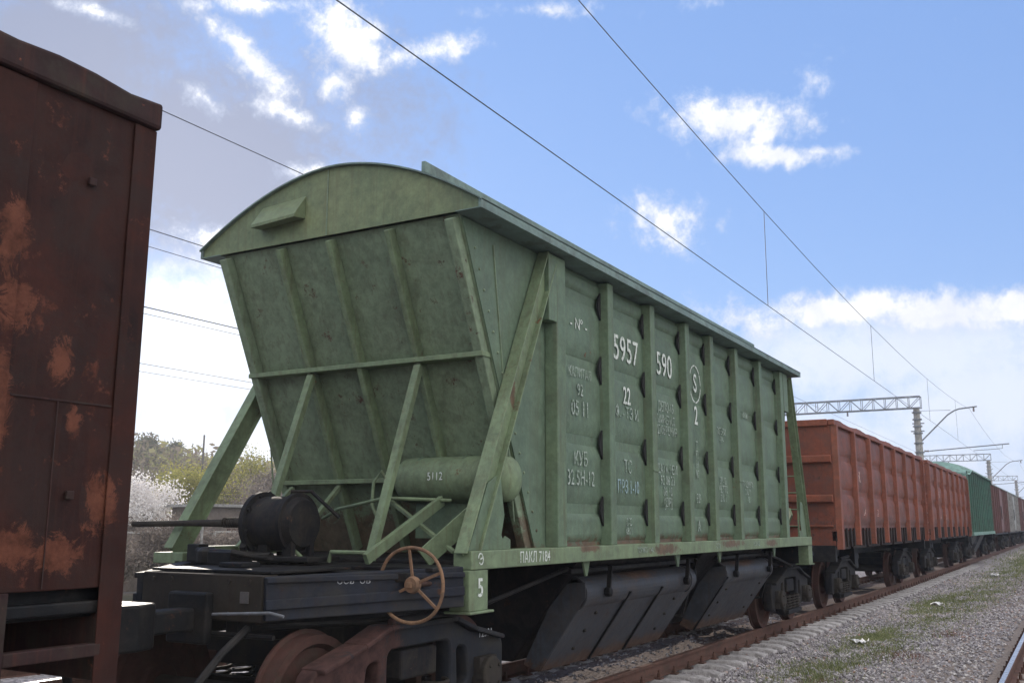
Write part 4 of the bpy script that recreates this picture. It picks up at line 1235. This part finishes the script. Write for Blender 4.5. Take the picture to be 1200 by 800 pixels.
gondola(34.75, 'farther rust red gondola wagon, before the teal hopper', g1)

# ------------------------------------------------------------------ far wagons
def teal_hopper(xs):
    T = thing('hopper_wagon', 'teal green covered hopper wagon with pale end, behind the rust red gondolas', 'hopper wagon', (xs, 0, 0))
    L_ = 13.2
    def arch(y): return 4.25 + .45 * (1 - (abs(y) / 1.6) ** 2.0)
    ysn = [-1.6 + .2 * k for k in range(17)]
    mb = MB(); mb.prism([(y, arch(y)) for y in ysn] + [(1.6, 4.18), (-1.6, 4.18)], 'x', 1.2, L_ - 1.2)
    rf = mb.build('roof', 'pale_teal', T)
    mb = MB()
    for a, c in ((1.2, 0.1), (L_ - 1.2, L_ - .1)):
        n = len(ysn); o = len(mb.v)
        for y in ysn: mb.v.append((a, y, arch(y)))
        for y in ysn: mb.v.append((c, y * .97, 4.0 + .25 * (1 - (abs(y) / 1.6) ** 2)))
        for k in range(n - 1): mb.f.append((o + k, o + k + 1, o + n + k + 1, o + n + k))
        mb.f.append(tuple(o + k for k in range(n))); mb.f.append(tuple(o + n + k for k in range(n)))
    mb.build('roof_slope', 'pale_teal', rf)
    for s in (-1, 1):
        mb = MB(); mb.prism([(.1, 4.18), (L_ - .1, 4.18), (L_ - .3, 1.4), (.3, 1.4)], 'y', s * 1.40, s * 1.44); w = mb.build('side_wall', 'teal_paint', T)
        for k in range(12):
            x = .6 + k * (L_ - 1.2) / 11
            mb = MB(); mb.box(x - .06, x + .06, s * 1.441, s * 1.52, 1.4, 4.17); mb.build('post', 'teal_paint', T, bevel=.005)
        mb = MB(); mb.box(0, L_, s * 1.38, s * 1.54, 1.25, 1.4); mb.build('side_sill', 'pale_teal', T)
        for x in (3.2, 7.6):
            mb = MB(); mb.prism([(s * 1.2, 1.2), (s * 1.1, 1.2), (s * .6, .3), (s * .75, .3)], 'x', x, x + 2.4); mb.build('discharge_chute', 'chute_metal', T)
    for x, e in ((.1, -1), (L_ - .1, 1)):
        mb = MB(); mb.prism([(x, 4.05), (x - e * .04, 4.05), (x - e * .24, 1.3), (x - e * .2, 1.3)], 'y', -1.40, 1.40); mb.build('end_wall', 'pale_teal', T)
        mb = MB(); mb.box(x - e * .2, x + e * .1, -1.4, 1.4, .98, 1.25); mb.build('end_beam', 'black_metal', T)
        coupler(T, x + e * .1, e)
    mb = MB(); mb.box(.2, L_ - .2, -.3, .3, .9, 1.25); mb.box(2.8, 10.4, -1.0, 1.0, .8, 1.24); mb.build('underframe', 'black_metal', T)
    bogie(T, 2.0); bogie(T, L_ - 2.0)
teal_hopper(49.3)

def boxcar(xs, label, body, postm, zt=4.1, first=None):
    if first:
        t = copy_tree(first); t.location = (xs, 0, 0); t['label'] = label
        return t
    T = thing('boxcar_wagon', label, 'box wagon', (xs, 0, 0))
    L_ = 13.3
    mb = MB(); mb.prism([(-1.5, zt)] + [(-1.5 + .3 * k, zt + .35 * (1 - abs(-1.5 + .3 * k) ** 2 / 2.25)) for k in range(11)] + [(1.5, zt - .05), (-1.5, zt - .05)], 'x', -.05, L_ + .05); mb.build('roof', 'roof_paint', T)
    for s in (-1, 1):
        mb = MB(); mb.box(0, L_, s * 1.42, s * 1.44, 1.3, zt - .05); mb.build('side_wall', body, T)
        for k in range(9):
            if k == 4: continue
            x = .15 + (L_ - .3) * k / 8
            mb = MB(); mb.box(x - .08, x + .08, s * 1.441, s * 1.53, 1.25, zt - .06); mb.build('post', postm, T, bevel=.005)
        mb = MB(); mb.box(L_ / 2 - 1.1, L_ / 2 + 1.1, s * 1.445, s * 1.50, 1.35, zt - .2); d = mb.build('door', postm, T, bevel=.01)
        mb = MB(); mb.box(L_ / 2 - .9, L_ / 2 - .84, s * 1.502, s * 1.54, 2.1, 2.9); mb.build('handle', 'black_metal', d)
    for x, e in ((0, -1), (L_, 1)):
        mb = MB(); mb.box(x, x - e * .02, -1.419, 1.419, 1.3, zt - .06); ew = mb.build('end_wall', body, T)
        mb = MB()
        for z in (2.0, 2.9): mb.box(x, x + e * .07, -1.4, 1.4, z, z + .12)
        split_build(mb, 'end_rib', postm, ew)
        mb = MB(); mb.box(x - e * .1, x + e * .05, -1.4, 1.4, .98, 1.29); mb.build('end_beam', 'black_metal', T)
        coupler(T, x + e * .05, e)
    mb = MB(); mb.box(.2, L_ - .2, -.3, .3, .9, 1.28); mb.box(.05, L_ - .05, -1.38, 1.38, 1.15, 1.295); mb.build('underframe', 'black_metal', T)
    bogie(T, 2.0); bogie(T, L_ - 2.0)
    return T
b1 = boxcar(63.9, 'dull maroon box wagon coupled behind the teal hopper', 'maroon_paint', 'maroon_paint')
boxcar(92.9, 'second dull maroon box wagon, beyond the pale grey one near the end of the row', 'maroon_paint', 'maroon_paint', 4.1, b1)
b2 = boxcar(78.4, 'pale grey box wagon between two maroon box wagons', 'grey_paint', 'pale_grey')
boxcar(107.4, 'very far second grey box wagon at the end of the row', 'grey_paint', 'pale_grey', 4.1, b2)

# ------------------------------------------------------------------ overhead line
def lattice(mb, p, q, w, h, n, r=.035):
    """box lattice girder from p to q (along y), width w along x, height h"""
    p = Vector(p); q = Vector(q)
    cs = [Vector((a * w / 2, 0, b_ * h / 2)) for a, b_ in ((-1, -1), (1, -1), (1, 1), (-1, 1))]
    for c in cs: mb.beam(p + c, q + c, r * 1.6, r * 1.6)
    for k in range(n):
        a = p.lerp(q, k / n); c = p.lerp(q, (k + 1) / n)
        for i, j in ((0, 3), (1, 2)):
            mb.beam(a + cs[i], a + cs[j], r, r, (0, 1, 0))
            if k % 2: mb.beam(a + cs[i], c + cs[j], r, r, (1, 0, 0))
            else: mb.beam(a + cs[j], c + cs[i], r, r, (1, 0, 0))
        for i, j in ((0, 1), (3, 2)): mb.beam(a + cs[i], c + cs[j], r, r)
    for i, j in ((0, 3), (1, 2)): mb.beam(q + cs[i], q + cs[j], r, r, (0, 1, 0))

def insulator(mb, p, d, n=4, r=.075, st=.075):
    p = Vector(p); d = Vector(d).normalized()
    prof = []
    for k in range(n): prof += [(k * st, .025), (k * st + .01, r), (k * st + .035, r * .9), (k * st + .05, .025)]
    mb.lathe(p, d, prof, 12)

def portal():
    T = thing('overhead_line_portal', 'nearest overhead line portal with lattice beam and cranked bracket arm above the rust red wagons', 'gantry', (68, 0, 0), 'overhead line portals across the tracks')
    my = 2.85
    mb = MB(); mb.tube([(0, my, -.3), (0, my, 9.2)], [.30, .20], 16); mast = mb.build('mast', 'concrete', T, smooth=True)
    mb = MB()
    for z in (8.9, 8.45, 8.0, 7.55, 6.9, 6.3): mb.lathe((0, my, z), (0, 0, 1), [(0, .2), (0, .30), (.09, .30), (.09, .2)], 12)
    mb.box(-.1, .1, my - .42, my + .3, 8.2, 8.26); mb.box(-.1, .1, my - .4, my + .42, 7.7, 7.76)
    mb.build('mast_clamp', 'galvanised', mast)
    mb = MB(); mb.tube([(0, 21.5, -.3), (0, 21.5, 9.2)], [.30, .20], 16); mb.build('mast', 'concrete', T, smooth=True)
    mb = MB(); lattice(mb, (0, my - .3, 9.62), (0, 21.8, 9.62), .6, .75, 26); mb.build('lattice_beam', 'galvanised', T)
    mb = MB(); mb.tube([(0, my, 6.9), (0, 1.0, 8.7), (0, .6, 8.95), (0, .3, 9.05), (0, -.75, 9.15)], .045, 10)
    mb.tube([(0, my, 9.05), (0, .8, 9.0)], .014, 6)
    mb.build('bracket_arm', 'galvanised', T, smooth=True)
    mb = MB(); insulator(mb, (0, -.55, 9.1), (0, 0, -1)); insulator(mb, (0, my - .3, 6.42), (0, -1, 0)); insulator(mb, (0, 7.2, 9.2), (0, 0, -1)); mb.build('insulator', 'insulator', T, smooth=True)
    mb = MB(); mb.tube([(0, my - .6, 6.42), (0, -2.4, 6.72)], .035, 10); mb.tube([(0, -2.0, 6.70), (0, -2.0, 6.45), (0, -1.7, 6.42), (0, -.35, 6.36)], .02, 8)
    mb.build('registration_arm', 'galvanised', T, smooth=True)
    return T
p1 = portal()
for x, lb in ((128, 'second overhead line portal, smaller, above the teal wagon'), (188, 'third and farthest overhead line portal near the end of the wagon row'), (8 - 60 + 0, None)):
    if lb is None: continue
    c = copy_tree(p1); c.location.x = x; c['label'] = lb

def wire(name, label, pts, r, group=None):
    mb = MB(); mb.tube(pts, r, 6)
    o = mb.build(name, 'wire_metal', smooth=True); tag(o, label, 'wire', group); return o
def sagged(y, z_sup, z_mid, xs_=(8, 68, 128, 188), y2=None, n=14, x_before=-52):
    pts = []
    xs_ = (x_before,) + tuple(xs_)
    for a, c in zip(xs_[:-1], xs_[1:]):
        for k in range(n):
            t = k / n; pts.append((a + (c - a) * t, y, z_mid + (z_sup - z_mid) * (2 * t - 1) ** 2))
    pts.append((xs_[-1], y, z_sup)); return pts
CW, ZC, ZM, ZS = -.32, 6.33, 8.15, 9.0
wire('contact_wire', 'straight lower overhead wire running above the green hopper, hung on droppers', [(-52, CW, ZC), (190, CW, ZC)], .008)
wire('catenary_wire', 'upper sagging overhead wire, rightmost in the sky, from which droppers hang', sagged(CW, ZS, ZM), .008)
def zmess(x):
    a = -52 + 60 * math.floor((x + 52) / 60); t = (x - a) / 60
    return ZM + (ZS - ZM) * (2 * t - 1) ** 2
k = 0
for x, lb in ((20.3, 'dropper joining the two overhead wires, nearest and longest to be seen'), (33.0, 'dropper joining the two overhead wires, second, above the rust red wagon'), (47, 'dropper, third along the overhead wires'), (59, 'dropper, fourth, just before the nearest portal')):
    wire('dropper_wire', lb, [(x, CW, zmess(x)), (x - .03, CW, ZC)], .007, 'droppers between the overhead wires')
    bpy.data.objects[-1] if False else None
# lines over the tracks and along the far side, left in the picture
wire('catenary_wire', 'single wire crossing the sky from the top left corner to the green hopper roof', [(-52, 8.4, 9.25), (190, 8.4, 9.25)], .010)
wire('contact_wire', 'upper of the thin wire pair left of the hopper roof', [(-52, 10.6, 7.75), (190, 10.6, 7.75)], .010)
wire('contact_wire', 'lower of the thin wire pair left of the hopper roof', [(-52, 10.6, 7.38), (190, 10.6, 7.38)], .007)
for i, (y, z, r, lb) in enumerate(((17.5, 7.95, .017, 'thickest cable behind the left hopper strut'), (17.5, 7.75, .009, 'thin cable just below the thickest cable behind the left strut'), (24, 7.55, .012, 'third cable down behind the left hopper strut'), (24, 7.25, .010, 'lowest cable behind the left hopper strut, just above the trees'))):
    wire('feeder_cable', lb, [(-52, y, z), (190, y, z)], r, 'cables along the far side of the yard')

# ------------------------------------------------------------------ trees, bushes, far bank
def leaf_mat(name, stops, rough=.7, trans=.25):
    m, nt, b = principled(name)
    an = node(nt, 'ShaderNodeAttribute'); an.attribute_name = 'tone'
    c = ramp(nt, an.outputs['Fac'], stops)
    nt.links.new(c, b.inputs['Base Color']); b.inputs['Roughness'].default_value = rough
    b.inputs['Specular IOR Level'].default_value = .2
    if trans:
        tr = node(nt, 'ShaderNodeBsdfTranslucent'); nt.links.new(c, tr.inputs[0])
        mx = node(nt, 'ShaderNodeMixShader', in_0=trans) if False else node(nt, 'ShaderNodeMixShader')
        mx.inputs[0].default_value = trans
        nt.links.new(b.outputs[0], mx.inputs[1]); nt.links.new(tr.outputs[0], mx.inputs[2])
        nt.links.new(mx.outputs[0], nt.nodes['Material Output'].inputs[0])
    MATS[name] = m; return m
leaf_mat('blossom', [(0, (0.62, 0.58, 0.56)), (.5, (0.80, 0.77, 0.75)), (1, (0.92, 0.90, 0.88))], trans=.5)
leaf_mat('spring_leaf', [(0, (0.16, 0.17, 0.05)), (.5, (0.30, 0.29, 0.07)), (1, (0.45, 0.40, 0.11))], trans=.45)
leaf_mat('twig_haze', [(0, (0.10, 0.08, 0.07)), (.6, (0.19, 0.155, 0.13)), (1, (0.28, 0.24, 0.20))], trans=.25)
leaf_mat('dark_leaf', [(0, (0.08, 0.085, 0.055)), (.6, (0.13, 0.14, 0.085)), (1, (0.18, 0.18, 0.11))], trans=.4)
weathered('bark', (0.12, 0.09, 0.07), (0.07, 0.055, 0.045), rust_amt=0, streak=0.3, rough=.9, scale=2)

def branch_tree(seed, h, spread, levels=4, nb=4, lean=0):
    rr = random.Random(seed); mb = MB(); tips = []
    def grow(p, d, l, r, lev):
        n = 4; pts = [p]; rs = [r]
        for k in range(n):
            d = (d + Vector((rr.uniform(-1, 1), rr.uniform(-1, 1), rr.uniform(-.5, .8))) * .16).normalized()
            p = p + d * l / n; pts.append(p); rs.append(r * (1 - .5 * (k + 1) / n))
        mb.tube(pts, rs, 6 if lev < 2 else 4, caps=False)
        if lev >= levels - 2: tips.extend(pts[1:])
        if lev >= levels: return
        for k in range(nb + (1 if lev == 0 else 0)):
            t = rr.uniform(.35, 1.0); i = min(n, max(1, int(round(t * n))))
            a = rr.uniform(0, 6.28); tilt = rr.uniform(.45, 1.0) * spread
            q = d.orthogonal().normalized(); q = Matrix.Rotation(a, 3, d) @ q
            nd = (d + q * tilt + Vector((0, 0, .15))).normalized()
            grow(pts[i], nd, l * rr.uniform(.55, .78), rs[i] * .65, lev + 1)
    grow(Vector((0, 0, -.2)), Vector((lean, 0, 1)).normalized(), h * .42, h * .022, 0)
    return mb, tips

def foliage(tips, n, size, spread, seed, elong=1.0, zmin=0.2):
    r = np.random.default_rng(seed)
    T = np.array([tuple(t) for t in tips]); idx = r.integers(0, len(T), n)
    P = T[idx] + r.normal(0, spread, (n, 3)); P[:, 2] = np.maximum(P[:, 2], zmin)
    u = r.normal(0, 1, (n, 3)); u /= np.linalg.norm(u, axis=1)[:, None]
    v = np.cross(u, r.normal(0, 1, (n, 3))); v /= np.linalg.norm(v, axis=1)[:, None]
    s = size * r.uniform(.5, 1.3, (n, 1))
    V = np.stack([P - u * s * elong, P + v * s * .6, P + u * s * elong, P - v * s * .6], 1).reshape(-1, 3)
    F = (np.arange(n * 4).reshape(-1, 4)).tolist()
    clump = r.uniform(0, .75, len(T))[idx]
    tone = np.repeat(np.clip(clump + r.uniform(0, .3, n), 0, 1), 4)
    return V, F, tone

def tree(name, label, cat, loc, h, mat, n, size, spread=.8, fsp=.18, seed=1, levels=4, nb=4, elong=1.0, group=None, sxy=1.0):
    T = thing(name, label, cat, loc, group)
    mb, tips = branch_tree(seed, h, spread, levels, nb)
    mb.build('trunk', 'bark', T, smooth=True)
    V, F, tone = foliage(tips, n, size, fsp * h / 4, seed + 5, elong)
    me = bpy.data.meshes.new('crown'); me.from_pydata(V.tolist(), [], F)
    at = me.attributes.new('tone', 'FLOAT', 'POINT'); at.data.foreach_set('value', tone.astype(np.float32))
    me.materials.append(MATS[mat]); o = bpy.data.objects.new('crown', me); col.objects.link(o); o.parent = T
    T.scale = (sxy, sxy, 1)
    return T
def at_px(px, Y):
    d = direction(px, 600); t = (Y - CAM.y) / d.y; return CAM.x + d.x * t
def gz(x, y): return -0.62 + hill_height(x, y)
def put(name, label, cat, px, Y, *a, **k):
    x = at_px(px, Y); return tree(name, label, cat, (x, Y, gz(x, Y)), *a, **k)
put('blossom_tree', 'tree in full white-pink blossom behind the left strut of the hopper', 'tree', 188, 29, 5.0, 'blossom', 9000, .055, .85, .2, seed=3)
put('blossom_tree', 'smaller blossoming bush at the edge of the brown wagon', 'tree', 158, 33, 4.0, 'blossom', 5000, .055, .9, .2, seed=9)
put('bare_tree', 'bare greyish bush below the blossoming tree', 'bush', 176, 26.5, 2.8, 'twig_haze', 6000, .05, 1.0, .2, seed=21, elong=2.2)
put('yellow_green_tree', 'yellow-green budding tree between the blossom and the left strut', 'tree', 222, 40, 6.5, 'spring_leaf', 9000, .07, .8, .22, seed=5)
put('yellow_green_tree', 'broad yellow-green tree right of the left strut, above the shed', 'tree', 265, 44, 6.8, 'spring_leaf', 9000, .08, .95, .22, seed=6)
put('bare_tree', 'bare twiggy tree right of the shed, beside the hopper end wall', 'tree', 305, 34, 5.6, 'twig_haze', 9000, .05, .9, .2, seed=7, elong=2.4)
put('bare_tree', 'bare brown thicket tree standing in front of the shed', 'tree', 280, 29, 4.2, 'twig_haze', 8000, .045, 1.0, .2, seed=8, elong=2.4)
put('bare_tree', 'slim bare tree at the hopper end wall edge', 'tree', 328, 38, 6.5, 'twig_haze', 6000, .05, .8, .2, seed=18, elong=2.4)
put('bare_tree', 'bare tree hidden partly by the brown wagon', 'tree', 130, 38, 5.5, 'twig_haze', 7000, .05, .9, .2, seed=19, elong=2.2)
put('dark_tree', 'dark round treetop on the skyline nearest the brown wagon', 'tree', 168, 84, 4.6, 'dark_leaf', 4500, .13, .8, .3, seed=12)
put('dark_tree', 'second dark treetop on the skyline left of the strut', 'tree', 198, 88, 4.4, 'dark_leaf', 4500, .13, .8, .3, seed=13)

for i_, (px__, lb_) in enumerate(((150, 'leftmost low bare bush in front of the concrete fence'), (178, 'low bare bush in front of the fence, below the blossom tree'), (212, 'low bare bush in front of the fence, at the left strut foot'), (262, 'low bare bush in front of the fence, below the shed'), (300, 'low bare bush in front of the fence, behind the brake cylinder'))):
    put('bare_bush', lb_, 'bush', px__, 20.3 + .5 * (i_ % 2), 2.6, 'twig_haze', 5000, .035, 1.1, .22, seed=40 + i_, elong=2.6, group='low bare bushes along the fence')
def thicket():
    """bushes on the bank behind the yard: one mass nobody could count"""
    r = np.random.default_rng(77); n = 5200
    X = r.uniform(5, 170, n); Y = 30 + r.random(n) ** .8 * 95
    Vs, Fs, Ts = [], [], []
    cnt = 0
    for x, y in zip(X, Y):
        h = r.uniform(1.2, 3.2) * (1 + .006 * y); w = h * r.uniform(.5, .8); m_ = 26
        c = np.array([x, y, gz(x, y) + h * .45])
        dd = r.normal(0, 1, (m_, 3)); dd /= np.linalg.norm(dd, axis=1)[:, None]
        P = c + dd * np.array([w, w, h * .55]) * r.uniform(.5, 1.05, (m_, 1))
        u = r.normal(0, 1, (m_, 3)); v = r.normal(0, 1, (m_, 3))
        s = .10 + .0022 * y
        u *= s * .9; v *= s * .35
        Vs.append(np.stack([P - u, P + v, P + u, P - v], 1).reshape(-1, 3)); Ts.append(np.repeat(np.clip(r.uniform(0, 1) * .7 + r.uniform(0, .3, m_), 0, 1), 4))
    V = np.concatenate(Vs); T_ = np.concatenate(Ts); F = np.arange(len(V)).reshape(-1, 4).tolist()
    me = bpy.data.meshes.new('hillside_scrub'); me.from_pydata(V.tolist(), [], F)
    at = me.attributes.new('tone', 'FLOAT', 'POINT'); at.data.foreach_set('value', T_.astype(np.float32))
    leaf_mat('scrub', [(0, (0.13, 0.11, 0.08)), (.45, (0.22, 0.18, 0.14)), (.7, (0.24, 0.24, 0.10)), (.85, (0.36, 0.33, 0.12)), (1, (0.25, 0.27, 0.14))], trans=.4)
    me.materials.append(MATS['scrub']); o = bpy.data.objects.new('hillside_scrub', me); col.objects.link(o)
    tag(o, 'mixed brown and yellow-green scrub covering the hillside behind the yard', 'bushes', kind='stuff')
thicket()

# shed, fence wall and posts at the far side
sx = at_px(258, 27)
T = thing('shed', 'small dark shed with flat pale roof among the bushes behind the left strut', 'shed', (sx, 27, -.6))
mb = MB(); mb.box(-1.6, 1.6, -1.0, 1.2, 0, 3.0); mb.build('wall', 'shed_wall', T)
mb = MB(); mb.box(-1.9, 1.9, -1.3, 1.4, 3.0, 3.12); mb.build('roof', 'pale_grey', T, bevel=.01)
mb = MB(); mb.box(-.5, .4, -1.03, -1.003, 0.02, 2.1); mb.build('door', 'cast_rust', T)
T = thing('concrete_fence', 'low pale concrete panel fence along the far side of the yard', 'fence', (0, 22.5, -.62))
for k in range(0, 24):
    mb = MB(); x = 4 + k * 2.5
    mb.box(x + .08, x + 2.42, -.04, .04, .05, 1.95 + random.uniform(-.03, .03)); mb.build('panel', 'shed_wall', T, bevel=.01)
    mb = MB(); mb.box(x - .08, x + .078, -.09, .09, 0, 2.05); mb.build('fence_post', 'concrete', T, bevel=.01)
    mb = MB(); mb.box(x + .08, x + 2.42, -.06, .06, 1.985, 2.06); mb.build('cap_rail', 'concrete', T, bevel=.01)
px_ = at_px(238, 20)
T = thing('lamp_post', 'thin pale post standing before the shed behind the left strut', 'post', (px_, 20, -.6))
mb = MB(); mb.tube([(0, 0, 0), (0, 0, 3.1)], .045, 8); mb.build('pole', 'pale_grey', T)
mb = MB(); mb.lathe((0, 0, 3.1), (0, 0, 1), [(0, .07), (.05, .07), (.09, .02)], 10); mb.build('cap', 'pale_grey', T)
ux = at_px(234, 46)
T = thing('utility_pole', 'wooden utility pole with two crossarms and red-brown insulators on the hillside', 'utility pole', (ux, 46, gz(ux, 46)))
mb = MB(); mb.tube([(0, 0, 0), (0, 0, 7.6)], [.10, .06], 8); mb.build('pole', 'grey_paint', T)
for z in (5.2, 4.6):
    mb = MB(); mb.beam((-1.2, .9, z), (1.2, -.9, z), .1, .1); split_build(mb, 'crossarm', 'bark', T)
    mb = MB()
    for t in (-1, -.6, -.2, .2, .6, 1): mb.lathe((1.15 * t, -.86 * t, z + .05), (0, 0, 1), [(0, .03), (.06, .05), (.16, .06), (.22, .02)], 8)
    mb.build('insulator', 'cast_rust', T)

# ------------------------------------------------------------------ air
m = bpy.data.materials.new('haze'); m.use_nodes = True
nt = m.node_tree; nt.nodes.clear()
vo = node(nt, 'ShaderNodeVolumePrincipled'); vo.inputs['Color'].default_value = (0.86, 0.90, 0.97, 1); vo.inputs['Density'].default_value = HAZE
vo.inputs['Anisotropy'].default_value = 0.35
ou = node(nt, 'ShaderNodeOutputMaterial'); nt.links.new(vo.outputs[0], ou.inputs['Volume'])
mb = MB(); mb.box(-950, 950, -950, 950, -2.5, 40)
MATS['haze'] = m
hz = mb.build('haze', 'haze'); tag(hz, 'thin pale spring haze over the whole yard', 'haze', kind='stuff')
